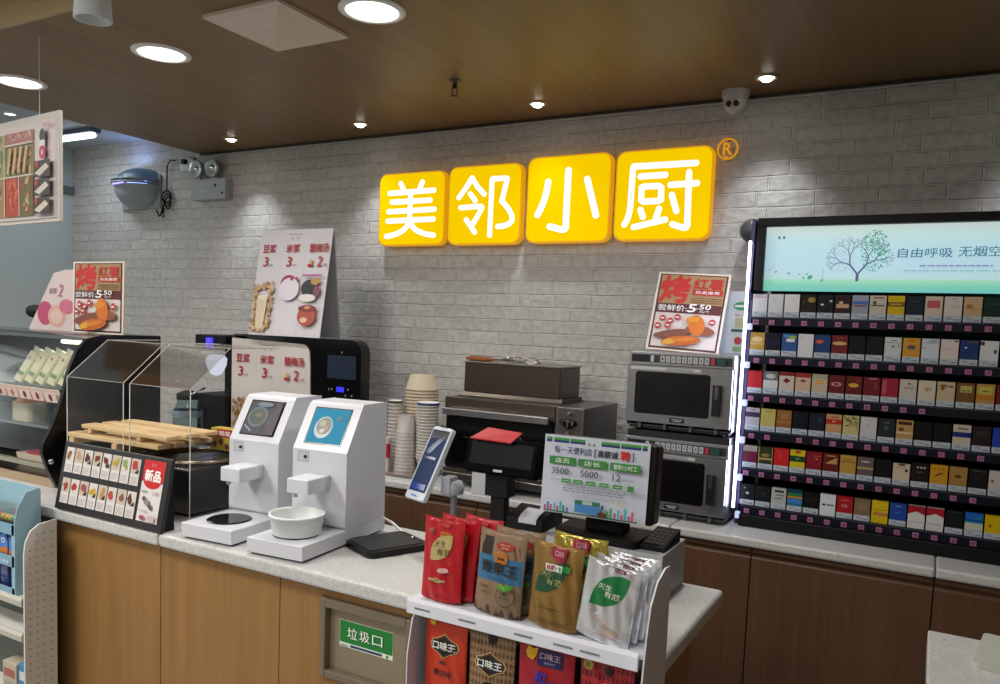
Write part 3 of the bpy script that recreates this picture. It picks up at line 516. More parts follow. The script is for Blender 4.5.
# ================================================================== MICROWAVES
def microwave(loc, label):
    t = thing('microwave', label, 'microwave', loc, group='steel microwaves stacked by the cigarette rack')
    w, d, h = .426, .45, .322
    m = MB(); m.box(-w/2, w/2, .012, d, .018, h, mat('#8e9093', .33, .85)); m.build('case', t, .006)
    m = MB(); m.box(-w/2, w/2, 0, .012, h-.052, h-.004, mat('#a0a2a4', .35, .7)); F = Face(m, (-w/2, 0, h-.052))
    F.rect(.012, w-.008, .008, .040, mat('#2d2d33', .4)); F.rect(.018, .085, .012, .036, mat('#15151a', .3))
    F.rect(.093, .106, .011, .037, GRAYP)
    for k in range(9): F.rect(.133+k*.0225, .151+k*.0225, .011, .037, mat('#aeb0b4', .5)); F.text(str((k+1) % 10), .139+k*.0225, .145+k*.0225, .018, .030, DKTXT, .01)
    F.rect(.337, .353, .011, .037, mat('#a83038', .5)); F.rect(.358, .395, .011, .037, mat('#16453c', .5)); m.build('control_panel', t)
    m = MB(); m.box(-w/2, w/2-.004, -.006, .012, .035, h-.056, mat('#9b9da0', .3, .85)); F = Face(m, (-w/2, -.006, .035))
    dh = h-.091
    F.poly([(p[0], p[1]) for p in rrect(.035, .340, .035, dh-.025, .012, 4)], mat('#0d0c0e', .15)); F.rect(.012, .30, dh-.018, dh-.006, mat('#c0c2c4', .5)); F.rect(.16, .27, dh-.016, dh-.008, mat('#8f9194', .5))
    F.rect(.185, .245, .008, .026, mat('#131316', .4)); F.rect(.192, .238, .019, .0215, GRAYP).rect(.20, .232, .0125, .0155, GRAYP); dr = m.build('door', t)
    m = MB(); m.box(.142, .172, -.030, -.016, .085, .205, mat('#2b2b2e', .3, .5)); m.box(.148, .166, -.016, -.006, .09, .10, BLACK); m.box(.148, .166, -.016, -.006, .19, .20, BLACK); m.box(.150, .164, -.0305, -.0295, .15, .2, mat('#8d8f92', .2, .9)); m.build('handle', dr, .004)
    m = MB(); m.box(-w/2+.01, w/2-.01, .02, d, 0.008, .018, mat('#3b3c3e', .4, .6))
    for x in (-.16, -.055, .05, .15): m.box(x, x+.012, .002, .012, .010, .034, mat('#6f7174', .3, .8))
    for x in (-.17, .17):
        for y in (.05, d-.05): m.lathe([(.014, 0), (.014, .018)], BLACKM, (x, y, 0), 12)
    m.box(-w/2, w/2, .012, .02, .018, .036, mat('#55575a', .4, .6)); m.build('foot_grille', t)
    return t
mw = microwave((-.886, 3.06, BTOP), 'lower steel microwave, partly behind the recruitment notice')
dup(mw, (-.883, 3.055, BTOP+.350), 'upper steel microwave with the sweet potato poster on top')
m = MB(); m.box(-.208, .208, .0, .44, 0, .026, mat('#2c2d30', .4, .3)); o = m.build('stacking_plate', loc=(-.882, 3.07, BTOP+.3228)); tag(o, 'thin dark plate between the two stacked microwaves', 'plate')
# posters ----------------------------------------------------------
CREAM = mat('#d9c79f', .55)
def potato_poster(mb, fr, w, h, k=1):
    """sweet potato offer: w x h sheet drawn on Face fr, origin lower left"""
    X = lambda a: a*w
    Y = lambda b: b*h
    fr.rect(0, w, 0, h, mat('#e6dccb', .5)); fr.rect(X(.03), X(.97), Y(.02), Y(.98), mat('#4a1a14', .5)); fr.rect(X(.055), X(.945), Y(.045), Y(.955), mat('#d9cfc8', .5))
    fr.rect(X(.055), X(.945), Y(.60), Y(.965), mat('#a8865a', .5)); fr.rect(X(.055), X(.945), Y(.48), Y(.60), mat('#571a1c', .5))
    fr.text('烤', X(.07), X(.47), Y(.62), Y(.95), mat('#c6201c', .5), .05)
    fr.text('红薯', X(.52), X(.92), Y(.80), Y(.93), mat('#b52420', .5), .04)
    fr.rect(X(.52), X(.93), Y(.72), Y(.79), mat('#b52420', .5)); fr.text('热卖推荐', X(.56), X(.89), Y(.735), Y(.775), W(), .02)
    fr.lines(X(.52), X(.93), Y(.62), Y(.70), 3, mat('#6d5230', .5), .4)
    fr.text('尝鲜价:', X(.08), X(.48), Y(.50), Y(.58), W(), .025); fr.text('5', X(.49), X(.60), Y(.50), Y(.60), W(), .04, .15); fr.text('.50', X(.61), X(.80), Y(.54), Y(.60), W(), .03, .15); fr.text('元/个', X(.66), X(.80), Y(.495), Y(.53), W(), .01)
    for x, y in ((.17, .40), (.28, .37), (.12, .30), (.38, .42), (.26, .31), (.86, .38)): fr.disc(X(x), Y(y), X(.045), mat('#b5343c', .5), n=12); fr.rect(X(x-.025), X(x+.025), Y(y)-X(.008), Y(y)+X(.008), W())
    fr.disc(X(.35), Y(.21), X(.27), mat('#7d4636', .5), X(.055), 18, .18); fr.disc(X(.72), Y(.27), X(.2), mat('#8c4a34', .5), X(.07), 18, -.1)
    fr.disc(X(.66), Y(.33), X(.11), mat('#d1701c', .5), X(.15), 16, .3); fr.disc(X(.60), Y(.40), X(.10), mat('#dc8c24', .5), X(.04), 14, .1)
    fr.disc(X(.48), Y(.125), X(.27), mat('#c2601a', .5), X(.07), 18, .12); fr.disc(X(.33), Y(.105), X(.10), mat('#e0a42c', .5), X(.035), 14, .2); fr.disc(X(.52), Y(.14), X(.16), mat('#d47c24', .5), X(.03), 14, .15)
tilt = R(15)
t = thing('offer_poster', 'sweet potato offer poster leaning back on the upper microwave', 'poster', (-.935, 3.24, 1.5225)); t.rotation_euler = (0, R(2.5), 0)
m = MB(); u = Vector((1, 0, 0)); v = Vector((0, math.sin(tilt), math.cos(tilt))); n = u.cross(v)
pw2, ph2 = .31, .345
q = [u*a+v*b+n*c for c in (0, -.004) for a, b in ((-pw2/2, 0), (pw2/2, 0), (pw2/2, ph2), (-pw2/2, ph2))]
m.add(q, [(0,1,2,3), (7,6,5,4), (0,4,5,1), (1,5,6,2), (2,6,7,3), (3,7,4,0)], CREAM); F = Face(m, u*(-pw2/2), u, v); potato_poster(m, F, pw2, ph2); m.build('sheet', t)
m = MB(); q = [(-.158, .004, 0), (-.158, .14, 0), (-.158, .004+.25*math.sin(tilt), .25*math.cos(tilt))]; m.add(q+[(x+.003, y, z) for x, y, z in q], [(0,1,2), (5,4,3), (0,3,4,1), (1,4,5,2), (2,5,3,0)], PAPER); m.build('stand', t)
t = thing('leaflet_card', 'pale card with green leaf and food pictures behind the sweet potato poster', 'card', (-.725, 3.36, 1.5225))
m = MB(); m.box(-.11, .045, 0, .004, 0, .262, mat('#ccd4d2', .5)); F = Face(m, (-.11, 0, 0))
F.disc(.112, .20, .034, mat('#3f9c5c', .5), .018, 18); F.rect(.085, .14, .196, .204, W()); F.text('新品上市', .088, .128, .158, .166, RED, .02); F.rect(.09, .128, .11, .15, mat('#b5b98c', .5)); F.rect(.075, .14, .092, .103, mat('#2c5a44', .5)); F.disc(.105, .055, .016, mat('#b0383c', .5), n=12); F.rect(.085, .125, .01, .03, mat('#8cae7c', .5)); m.build('card', t)
# ================================================================== OVEN, BOX, WHISKS
t = thing('oven', 'wide steel deck oven with dark glass door between the cups and microwaves', 'oven', (-1.625, 3.04, BTOP))
ow = .70
m = MB(); m.box(-ow/2, ow/2, .02, .40, .03, .415, mat('#737274', .35, .85))
for x in (-.3, .3):
    for y in (.05, .36): m.lathe([(.018, 0), (.016, .03)], BLACKM, (x, y, 0), 14)
m.build('case', t, .005)
m = MB(); m.box(-ow/2, .215, 0, .02, .345, .415, mat('#6f665c', .3, .85)); m.box(-ow/2, .215, 0, .02, .03, .085, mat('#5d5954', .35, .8)); m.box(-ow/2, .215, -.004, 0, .06, .066, CHROME); m.build('front_frame', t, .003)
m = MB(); m.box(-ow/2+.012, .205, -.006, .02, .09, .342, BLACK); F = Face(m, (-ow/2+.012, -.006, .09)); F.rect(.03, .52, .03, .20, mat('#06060a', .08)); F.rect(.10, .50, .145, .148, mat('#3c3834', .4)); dr = m.build('glass_door', t, .004)
m = MB(); m.box(-ow/2+.01, .200, -.040, -.020, .335, .368, mat('#b4b6ba', .25, .9)); m.box(-.32, -.30, -.02, -.004, .33, .36, STEEL); m.box(.17, .19, -.02, -.004, .33, .36, STEEL); m.build('door_handle', dr, .005)
m = MB(); m.box(.218, ow/2, 0, .02, .03, .415, mat('#7c7a7a', .35, .85)); F = Face(m, (.218, 0, .03)); F.rect(.012, .122, .245, .378, mat('#5c5853', .4, .6)); F.rect(.03, .10, .10, .11, BLACK); cp = m.build('control_panel', t, .003)
for x, z, r_ in ((.258, .352, .016), (.306, .350, .013), (.283, .345, .021), (.284, .390, .008), (.283, .308, .010)):
    m = MB(); m.lathe([(r_, 0), (r_, -.012), (r_*.8, -.018), (0, -.018)], BLACK if r_ > .01 else CHROME, (x, 0, z), 18, 'Y'); m.box(x-.002, x+.002, -.021, -.018, z-r_*.7, z+r_*.7, CHROME); m.build('knob', cp)
t = thing('steel_box', 'brushed dark steel box with flanged lid standing on the oven', 'box', (-1.66, 3.24, BTOP+.4155))
m = MB(); m.box(-.27, .225, -.11, .11, .022, .158, mat('#5a5049', .35, .85)); m.build('body', t, .004)
m = MB(); m.prism([(-.135, .004), (-.115, .004), (-.105, .022), (.105, .022), (.115, .004), (.13, .004), (.13, 0), (-.135, 0)], -.29, .24, mat('#5a524b', .35, .85)); m.build('base_flange', t)
m = MB(); m.box(-.275, .23, -.115, .115, .158, .165, mat('#8b857f', .3, .85)); m.build('lid', t, .002)
zt = BTOP+.4155+.165
t = thing('rolling_pin', 'brown wooden rolling pin lying on the steel box', 'rolling pin', (-1.868, 3.15, zt+.013))
m = MB(); m.lathe([(0, -.07), (.006, -.068), (.007, -.048), (.0125, -.044), (.0125, .060), (.007, .063), (.006, .08), (0, .082)], wood('pin_wood', '#7a3f1c', '#9b5a2c', 'X'), n=18, axis='X'); m.build('pin', t)
for i, (x, y, a, lb) in enumerate(((-1.72, 3.17, R(12), 'wire whisk lying on the steel box, nearest the rolling pin'), (-1.62, 3.145, R(-4), 'wire whisk lying on the steel box, farthest from the rolling pin'))):
    t = thing('whisk', lb, 'whisk', (x, y, zt+.016), a, 'whisks on the steel box')
    m = MB(); m.lathe([(0, -.12), (.007, -.117), (.006, -.03), (.004, -.02)], STEEL, n=12, axis='X'); m.build('handle', t)
    m = MB()
    for k in range(5):
        an = PI*k/5; pts = []
        for j in range(13):
            s_ = PI*j/12; rr = .017*math.sin(s_) if j else 0; xx = -.02+.10*(1-abs(1-j/6)); rr = .017*math.sin(PI*min(1, (1-abs(1-j/6))*.86))*(1 if j < 6 else -1)
            pts.append((xx, rr*math.cos(an), rr*math.sin(an)))
        m.tube(pts, .0022, CHROME, 5)
    m.build('wires', t)
# ================================================================== CUPS
t = thing('cup_tray', 'flat grey tray under the stacks of paper cups', 'tray', (-2.30, 3.16, BTOP))
m = MB(); m.prism([(-.115, 0), (.115, 0), (.125, .010), (-.125, .010)], -.2, .2, mat('#8d7f74', .5)); m.build('tray', t, .002)
def stack(name, label, cat, x, y, n, r0, r1, h, pitch, rim, col, band=None, z0=BTOP+.011, inv=False, grp='cups and bowls beside the oven'):
    t = thing(name, label, cat, (x, y, z0), group=grp)
    for k in range(n):
        m = MB(); z = pitch*k; last = k == n-1
        if inv: pr = [(r1+.003, z), (r1+.003, z+.005), (r1, z+.006), (r0, z+h), (0, z+h)]
        else: pr = [(0, z+.002), (r0, z), (r1, z+h-.004), (r1+.003, z+h-.003), (r1+.003, z+h), (r1-.001, z+h), (r1-.004, z+h-.01), (r0, z+.01), (0, z+.01)]
        m.lathe(pr, col, n=24)
        if last and band:
            m.lathe([(r1+.0035, z+h-.012), (r1+.0035, z+h-.002)], band, n=24)
            m.lathe([(r0+(r1-r0)*.55+.001, z+h*.45), (r0+(r1-r0)*.8+.001, z+h*.7)], mat('#c9885c', .5), n=24, a0=R(-110), a1=R(-60))
        m.build('cup', t)
    return t
cupw = mat('#dedad4', .6)
stack('bowl_stack', 'tall stack of upturned cream paper bowls behind the cups', 'bowls', -2.245, 3.24, 26, .060, .082, .075, .0162, 0, mat('#b9ab92', .6), inv=True)
stack('cup_stack', 'stack of white paper cups with a blue rim', 'cups', -2.13, 3.13, 19, .036, .052, .09, .0175*.85, 0, cupw, mat('#26307c', .5))
stack('narrow_cup_stack', 'narrow stack of white paper cups with a dark rim', 'cups', -2.335, 3.14, 16, .022, .033, .08, .018, 0, cupw, mat('#3a3430', .5))
t = thing('plastic_cup_stack', 'tall column of frosted clear plastic cups', 'cups', (-2.235, 3.10, BTOP+.011), group='cups and bowls beside the oven')
fr_ = mat('#c4bcb8', .35, alpha=.5)
for k in range(13):
    m = MB(); m.lathe([(.058-.0006*k, .017*k), (.058-.0006*k, .017*k+.003), (.054-.0006*k, .017*k+.005), (.040, .017*k+.085), (0, .017*k+.085)], fr_, n=24); m.build('cup', t)
t = thing('red_packet', 'small red and white packet standing in front of the narrow cups', 'packet', (-2.335, 3.075, BTOP+.011))
m = MB(); m.prism(rrect(-.018, .018, -.012, .012, .008), 0, .17, mat('#c9c4c0', .5), 'Z'); m.prism(rrect(-.0185, .0185, -.0125, .0125, .008), .07, .14, mat('#b01c2c', .5), 'Z'); m.build('packet', t)
t = thing('white_carton', 'small white carton on the worktop behind the customer display', 'carton', (-1.66, 2.985, BTOP))
m = MB(); m.box(-.105, .075, -.028, .010, 0, .13, mat('#c3c6cc', .5)); m.box(-.1, .07, -.0285, -.028, .118, .121, mat('#8a8d92', .5)); m.build('box', t, .003)
# ================================================================== DRINKS MACHINE AND BOARDS BEHIND
t = thing('drinks_machine', 'big black rounded drinks machine with a small screen on the left worktop', 'drinks machine', (-2.94, 3.10, BTOP))
BG = mat('#0a0a0c', .18)
m = MB(); m.prism(rrect(-.45, .455, .02, .650, .07, 8), -.05, .02, BG, 'Y'); m.box(-.45, .15, .02, .33, .03, .64, BLACKM); m.box(-.45, -.33, -.05, .02, .56, .650, BG); m.box(-.45, .36, -.02, .3, 0, .03, BLACKM); m.build('body', t, .010, seg=3)
def board3(F, w, h, rows=True):
    """three drinks with prices; origin lower left"""
    rd = mat('#a5242b', .5); gl = mat('#b9aeb0', .5)
    for a in (.335, .665): F.rect(a*w, a*w+.0015, 0, .86*h, gl)
    F.rect(.40*w, .60*w, .95*h, .957*h, mat('#8a8d98', .5)); F.rect(.44*w, .48*w, .905*h, .93*h, gl).rect(.52*w, .56*w, .905*h, .93*h, gl)
    for i, (s_, p_) in enumerate((('豆浆', '3'), ('米浆', '3'), ('酸梅汤', '2'))):
        x = .04*w+i*.335*w
        F.text(s_, x+.02*w, x+(.21 if i < 2 else .27)*w, .78*h, .86*h, rd, .03)
        o = .09*w if i == 2 else 0
        F.text(p_, x+.05*w+o, x+.11*w+o, .65*h, .74*h, rd, .03, .12); F.text('元/杯' if i < 2 else '.50', x+.125*w+o, x+.19*w+o, .65*h, .675*h, mat('#8a4a50', .5), .01)
        if i == 2: F.disc(x+.06*w, .69*h, .025*w, mat('#c9a05a', .5), n=8); F.rect(x+.02*w, x+.09*w, .645*h, .67*h, rd)
m = MB(); m.prism([(-.446, 0.05)]+[(.10, .05)]+[(.135, .10), (.125, .50)]+[(.12-.05*(1-math.cos(R(a))), .565+.05*math.sin(R(a))) for a in range(0, 91, 15)]+[(-.446, .628)], -.056, -.0505, mat('#cfc6c0', .55), 'Y')
F = Face(m, (-.440, -.056, .05)); board3(F, .54, .575)
for i in range(120): F.disc(random.uniform(.02, .17), random.uniform(.02, .2)+.05, random.uniform(.006, .014), mat(random.choice(('#a98454', '#c0a070', '#8c6438')), .5), n=7); F.k -= .9
F.rect(.39, .55, .26, .285, mat('#5c3438', .5)); b = m.build('drinks_menu', t); b['label'] = 'cream menu sheet with red drink names and prices'
m = MB(); F = Face(m, (.238, -.0502, .452)); F.rect(.0, .185, .0, .118, mat('#39455c', .3, emit=.18)); m.build('screen', t)
m = MB(); F = Face(m, (.30, -.0502, .385)); F.rect(.0, .05, .0, .026, mat('#3a36e8', .3, emit=1.1)); m.build('status_light', t)
for x, z in ((.25, .395), (.27, .395), (.375, .40), (.40, .37), (.36, .37), (.33, .585)):
    m = MB(); F = Face(m, (x, -.0502, z)); F.disc(0, 0, .005, mat('#8a7c86', .4), n=10); m.build('button', t)
# A-frame menu
t = thing('a_frame_menu', 'white A-frame drinks board standing on the black drinks machine', 'menu board', (-2.965, 3.13, BTOP+.650))
tilt = R(9); v = Vector((0, math.sin(tilt), math.cos(tilt)))
w_, h_ = .50, .565
m = MB()
def slab(m, o, u, v, w, h, th, mm):
    u = Vector(u).normalized(); v = Vector(v).normalized(); n = u.cross(v); o = Vector(o)
    q = [o+u*a+v*b+n*c for c in (0, -th) for a, b in ((0, 0), (w, 0), (w, h), (0, h))]
    m.add(q, [(0,1,2,3), (7,6,5,4), (0,4,5,1), (1,5,6,2), (2,6,7,3), (3,7,4,0)], mm); return Face(m, o, u, v)
F = slab(m, (-w_/2, -.13, .003), (1, 0, 0), v, w_, h_, .004, mat('#cdc9ce', .5)); board3(F, w_, h_)
for i in range(260):
    x = random.uniform(.015, .15); y = random.uniform(.02, .28)
    if .05 < x < .12 and .05 < y < .24: continue
    F.disc(x, y, random.uniform(.005, .012), mat(random.choice(('#b59468', '#c9ae84', '#9c7444')), .5), n=7); F.k -= .95
F.poly([(.055, .03), (.11, .03), (.12, .20), (.045, .20)], mat('#cfc0a4', .4)); F.disc(.083, .20, .037, mat('#ddd2bc', .4), .014)
F.disc(.255, .275, .055, mat('#8f2c4c', .5), .045); F.disc(.265, .245, .068, mat('#d4cdd6', .4), .06); F.disc(.275, .30, .012, mat('#a02c5c', .5), n=8).disc(.31, .30, .01, mat('#a02c5c', .5), n=8)
F.disc(.40, .25, .05, mat('#1f2a26', .5), .045); F.disc(.455, .235, .022, mat('#7c4460', .5), .03); F.disc(.44, .285, .03, mat('#b58a4c', .5), .018); F.disc(.40, .20, .055, mat('#e0d6d2', .5), .02)
F.disc(.41, .105, .062, mat('#a84634', .4), .05); F.disc(.41, .145, .062, mat('#7c2420', .4), .018); F.disc(.395, .085, .025, mat('#d8b4a4', .4), .014); F.disc(.41, .15, .02, mat('#c98c4c', .4), .008)
F.rect(.35, .48, .312, .322, mat('#a85c90', .5)); m.build('front_board', t)
m = MB(); slab(m, (w_/2, .03, .003), (-1, 0, 0), (0, -.065, .555), w_, .565, .004, mat('#a6aab0', .6)); m.build('rear_board', t)
# water dispenser left of it
t = thing('juice_dispenser', 'black drink dispenser with a clear tank and white glow beside the drinks machine', 'dispenser', (-3.555, 3.16, BTOP))
m = MB(); m.box(-.13, .10, -.10, .2, 0, .30, BLACKM); m.box(-.02, .10, .0, .2, .30, .56, BLACKM); m.box(-.15, .10, -.10, .2, .56, .635, BLACKM); m.build('body', t, .006)
m = MB(); m.lathe([(.0, .545), (.06, .54), (.062, .53), (0, .525)], W(.5), (-.06, -.04, 0), 20); m.lathe([(.0, .40), (.03, .41), (.055, .46), (.06, .50), (.04, .52), (0, .522)], mat('#e8ecff', .3, emit=.8), (-.04, -.04, 0), 20); m.build('lamp_head', t)
m = MB(); m.lathe([(.0, .56), (.022, .56), (.022, .62), (0, .62)], mat('#4a3cff', .3, emit=1.2), (-.02, -.105, .0), 12); m.build('blue_light', t)
t = thing('glass_jar', 'clear glass jar with steel collar below the dispenser', 'jar', (-3.66, 2.98, BTOP))
m = MB(); m.lathe([(.0, 0), (.075, 0), (.08, .02), (.08, .20), (.06, .24), (.058, .27)], glass('jar_glass', '#c9d8dc', .2), n=28); m.lathe([(.081, .17), (.083, .18), (.083, .20), (.081, .21)], mat('#8fa2ac', .3, .5), n=28); m.build('glass', t)
m = MB(); m.lathe([(0, .27), (.062, .27), (.062, .30), (.02, .32), (0, .33)], BLACKM, n=24); m.tube([(.05, -.02, .30), (.12, -.02, .33), (.16, -.02, .345)], .006, CHROME); m.build('lid', t)
# ================================================================== FOOD WARMER
wx = -2.65
t = thing('food_warmer', 'black display warmer with curved glass front on the far left of the counter', 'warmer', (-3.1, 1.80, TOP))
prof = [(1.612, .972), (1.582, 1.032), (1.559, 1.10), (1.562, 1.134), (1.596, 1.197), (1.63, 1.286), (1.652, 1.377), (1.682, 1.451), (1.722, 1.496), (1.773, 1.509), (1.83, 1.511), (2.02, 1.508)]
pr = [(y-1.8, z-TOP) for y, z in prof]
m = MB(); m.prism(pr+[(.225, .538), (.225, 0.002)], .435, .452, BLACK, 'X'); sp = m.build('side_panel', t, .003)
m = MB(); m.lathe([(0, .458), (.008, .458), (.010, .452)], CHROME, (0, -.212, .10), 16, 'X'); m.build('bolt', sp)
m = MB(); m.prism(pr+[(.225, .538), (.225, 0.002)], -.952, -.935, BLACK, 'X'); m.build('side_panel', t, .003)
gp = pr[2:10]; m = MB()
vs_ = [(x, y+.004, z-.003) for x in (-.934, .434) for y, z in gp]; n_ = len(gp); m.add(vs_, [(i, i+1, n_+i+1, n_+i) for i in range(n_-1)], glass('warmer_glass', '#e8eeee', .12), True); m.build('curved_glass', t)
m = MB(); m.box(-.934, .434, -.02, .22, .528, .538, mat('#2e3434', .2)); m.box(-.934, .434, .205, .22, .02, .5, BLACKM); m.box(-.934, .434, -.18, .22, .002, .03, mat('#4a4742', .4, .5)); m.box(-.934, .434, -.215, -.19, .07, .085, mat('#b0a894', .3, .6)); m.box(-.934, .434, -.19, -.17, .0, .03, mat('#b59c80', .4, .4)); m.build('cabinet', t, .002)
m = MB(); m.box(-.93, .43, -.13, .19, .19, .20, mat('#8c9498', .3, .6)); m.box(-.93, .43, -.10, .19, .335, .343, mat('#8c9498', .3, .6)); F = slab(m, (-.93, -.155, .30), (1, 0, 0), (0, -.3, .95), 1.36, .045, .003, mat('#c9b9ae', .5))
for k in range(17): F.rect(.01+k*.08, .08+k*.08, .004, .041, mat(random.choice(('#d9c3b9', '#cdbfae', '#d6b9b0')), .5)); F.disc(.045+k*.08, .022, .010, mat(random.choice(('#8c3a3a', '#a06a50', '#6c2434')), .5), .014, 10)
m.build('shelf', t)
m = MB(); m.tube([(.18, -.0, .505), (.38, -.0, .505)], .008, mat('#fff3dd', .5, emit=4)); m.build('lamp_tube', t)
lamp_area('warmer_lamp', (-.25, 0, .47), 1.1, .05, 2.2, (1, .93, .82), (0, 0, 0), t)
for k in range(6):
    o = thing('wrapped_sandwich', ['leftmost', 'second', 'third', 'fourth', 'fifth', 'rightmost'][k]+' of the six pale wrapped rolls leaning on the upper shelf of the warmer', 'wrapped food', (-3.07+.070*k, 1.725, TOP+.344), group='wrapped rolls in the warmer')
    o.rotation_euler = (R(-22), R(18), 0)
    m = MB(); m.prism(rrect(-.026, .026, -.018, .018, .012), 0, .125, mat('#e2d6b0', .5, bump=.3), 'Z'); m.prism([(-.026, .125), (.026, .125), (.034, .145), (-.034, .145)], -.003, .003, mat('#cfcdb0', .5), 'Y'); F = Face(m, (-.016, -.0185, .01)); F.text('饭团', 0, .032, .015, .03, GREEN, .03); F.disc(.016, .09, .006, mat('#a85c6c', .5), n=8); m.build('wrapper', o)
for k, (x, y, z, c_, lb) in enumerate(((-3.0, 1.72, TOP+.201, '#b5713c', 'orange filled bun pack on the middle shelf of the warmer'), (-2.88, 1.78, TOP+.03, '#c9b6a4', 'white tray with red label on the warmer floor'))):
    o = thing('bun_pack' if k == 0 else 'food_tray', lb, 'food pack', (x, y, z))
    m = MB()
    if k == 0: m.prism(rrect(-.06, .06, -.04, .04, .02), 0, .07, mat('#c9b9a0', .3), 'Z'); m.lathe([(0, .10), (.03, .095), (.045, .08), (.05, .07)], mat(c_, .5), n=20)
    else: m.prism([(-.16, 0), (.16, 0), (.18, .045), (-.18, .045)], -.08, .08, mat(c_, .4), 'Y'); m.box(-.12, .05, -.075, .02, .045, .055, mat('#a82c3c', .5))
    m.build('pack', o, .003)
# posters on warmer
t = thing('offer_stand', 'upright sweet potato offer stand on top of the left food warmer', 'poster', (-2.86, 1.90, TOP+.5385))
m = MB(); F = slab(m, (-.155, 0, 0), (1, 0, 0), (0, .02, 1), .315, .278, .005, CREAM); potato_poster(m, F, .315, .278); m.build('sheet', t)
m = MB(); m.prism([(.006, 0), (.09, 0), (.006, .16)], -.12, -.117, PAPER); m.build('stand', t)
t = thing('triangle_card', 'slanted pink fruit card behind the sweet potato stand on the warmer', 'card', (-3.17, 1.93, TOP+.5385))
m = MB(); m.prism([(-.20, 0), (-.02, .235), (.06, .25), (.18, .25), (.18, 0)], 0, .006, mat('#d3c2c0', .5), 'Y'); F = Face(m, (-.20, 0, 0))
F.disc(.12, .07, .055, mat('#b8446c', .5), .05, 18); F.disc(.20, .06, .06, mat('#d3a394', .5), .045, 18); F.disc(.20, .06, .04, mat('#d9b9b0', .5), .03, 16); F.disc(.27, .10, .05, mat('#c46a80', .5), .03, 14); F.text('新鲜', .15, .20, .15, .175, mat('#8c5a70', .5), .01, .3); F.text('2', .21, .24, .14, .19, mat('#c07088', .5), .02, .3); m.build('card', t)
t = thing('black_camera', 'small black camera on a bracket behind the pink card', 'camera', (-3.40, 2.0, TOP+.5385))
m = MB(); m.lathe([(0, -.075), (.026, -.07), (.03, -.04), (.03, .05), (.02, .06), (0, .06)], BLACKM, (0, 0, .075), 18, 'X'); m.tube([(0, 0, .0), (0, 0, .05)], .01, BLACKM); m.tube([(.03, 0, .09), (.075, 0, .145)], .008, mat('#c0b4a0', .4)); m.build('body', t)
# ================================================================== STOVE + HOODS + SLATS + MENU BOARD
t = thing('food_boiler', 'low black boiler with a round steel rim behind the picture menu', 'boiler', (-2.19, 1.74, TOP))
m = MB(); m.box(-.26, .225, -.13, .19, .012, .150, mat('#121214', .25)); m.box(-.24, .20, -.12, .18, 0, .012, BLACKM); m.build('body', t, .008)
m = MB(); m.lathe([(.152, .150), (.156, .158), (.150, .164), (.135, .160), (.132, .152)], mat('#8a8072', .25, .9), (.05, .03, 0), 40); m.lathe([(0, .1505), (.132, .152)], mat('#2a2622', .2, .7), (.05, .03, 0), 40); m.build('steel_rim', t)
def hood(loc, w, d0, label):
    t = thing('acrylic_hood', label, 'hood', loc, group='clear acrylic hoods over the food boiler')
    G = glass(); E_ = mat('#b9b4aa', .25, alpha=.75); h, ht, yb = .40, .525, .36
    pf = [(0, d0), (0, h), (.15, ht), (yb, ht)]
    m = MB(); vs_ = [(x, y, z) for x in (0, w) for y, z in pf]; m.add(vs_, [(0, 1, 5, 4), (1, 2, 6, 5), (2, 3, 7, 6)], G)
    m.build('front_sheet', t)
    for x in (0, w):
        m = MB(); m.add([(x, y, z) for y, z in pf+[(yb, d0)]], [(0, 1, 2, 3, 4)], G); m.tube([(x, y, z) for y, z in pf], .0018, E_, 6); m.build('side_sheet', t)
    m = MB(); m.tube([(0, 0, h), (w, 0, h)], .0012, E_, 6); m.tube([(0, .15, ht), (w, .15, ht)], .0014, E_, 6); m.build('edge', t)
hood((-2.572, 1.60, TOP), .30, .0, 'left clear acrylic hood with slanted front beside the warmer')
hood((-2.240, 1.60, TOP), .285, .0, 'right clear acrylic hood with slanted front beside the white machines')
sm_ = wood('beech_slat', '#c9a878', '#dcc090', 'X', 1, .5)
for k, (y, z, x0, x1, lb) in enumerate(((1.64, 1.135, -2.50, -2.275, 'lower'), )):
    pass
t = thing('slatted_tray', 'pale wooden slatted tray lying across the steel rim behind the hoods', 'tray', (-2.46, 1.77, TOP+.166))
t.rotation_euler = (0, 0, R(2))
for j in range(2):
    m = MB(); m.box(-.14+.22*j, -.115+.22*j, -.145, .10, .0, .022, sm_); m.build('crossbar', t, .002)
for j in range(4):
    m = MB(); z = .0225; m.box(-.16, .30, -.14+j*.062, -.09+j*.062, z, z+.016, sm_); m.build('slat', t, .003)
t2 = thing('wooden_peg', 'round wooden peg end sticking out at the left of the slatted tray', 'peg', (-2.56, 1.60+.03, TOP+.152))
m = MB(); m.lathe([(0, -.02), (.010, -.018), (.011, -.010), (.006, -.006), (.006, .03), (0, .03)], sm_, n=14, axis='X'); m.build('peg', t2)
for nm, x0, x1, z, lb in (('slatted_tray', -.15, .20, .040, 'top wooden slatted board stacked on the lower slatted tray'),):
    t = thing(nm, lb, 'tray', (-2.43, 1.775, TOP+.166+z)); 
    m = MB(); m.box(-.10, -.08, -.13, .075, 0, .014, sm_); m.build('crossbar', t, .002)
    m = MB(); m.box(.16, .18, -.13, .075, 0, .014, sm_); m.build('crossbar', t, .002)
    for j in range(3):
        m = MB(); m.box(-.135, .31, -.13+j*.075, -.075+j*.075, .0145, .029, sm_); m.build('slat', t, .003)
t = thing('snack_carton', 'small yellow and red snack carton on the boiler rim behind the left white machine', 'carton', (-2.12, 1.888, TOP+.1655))
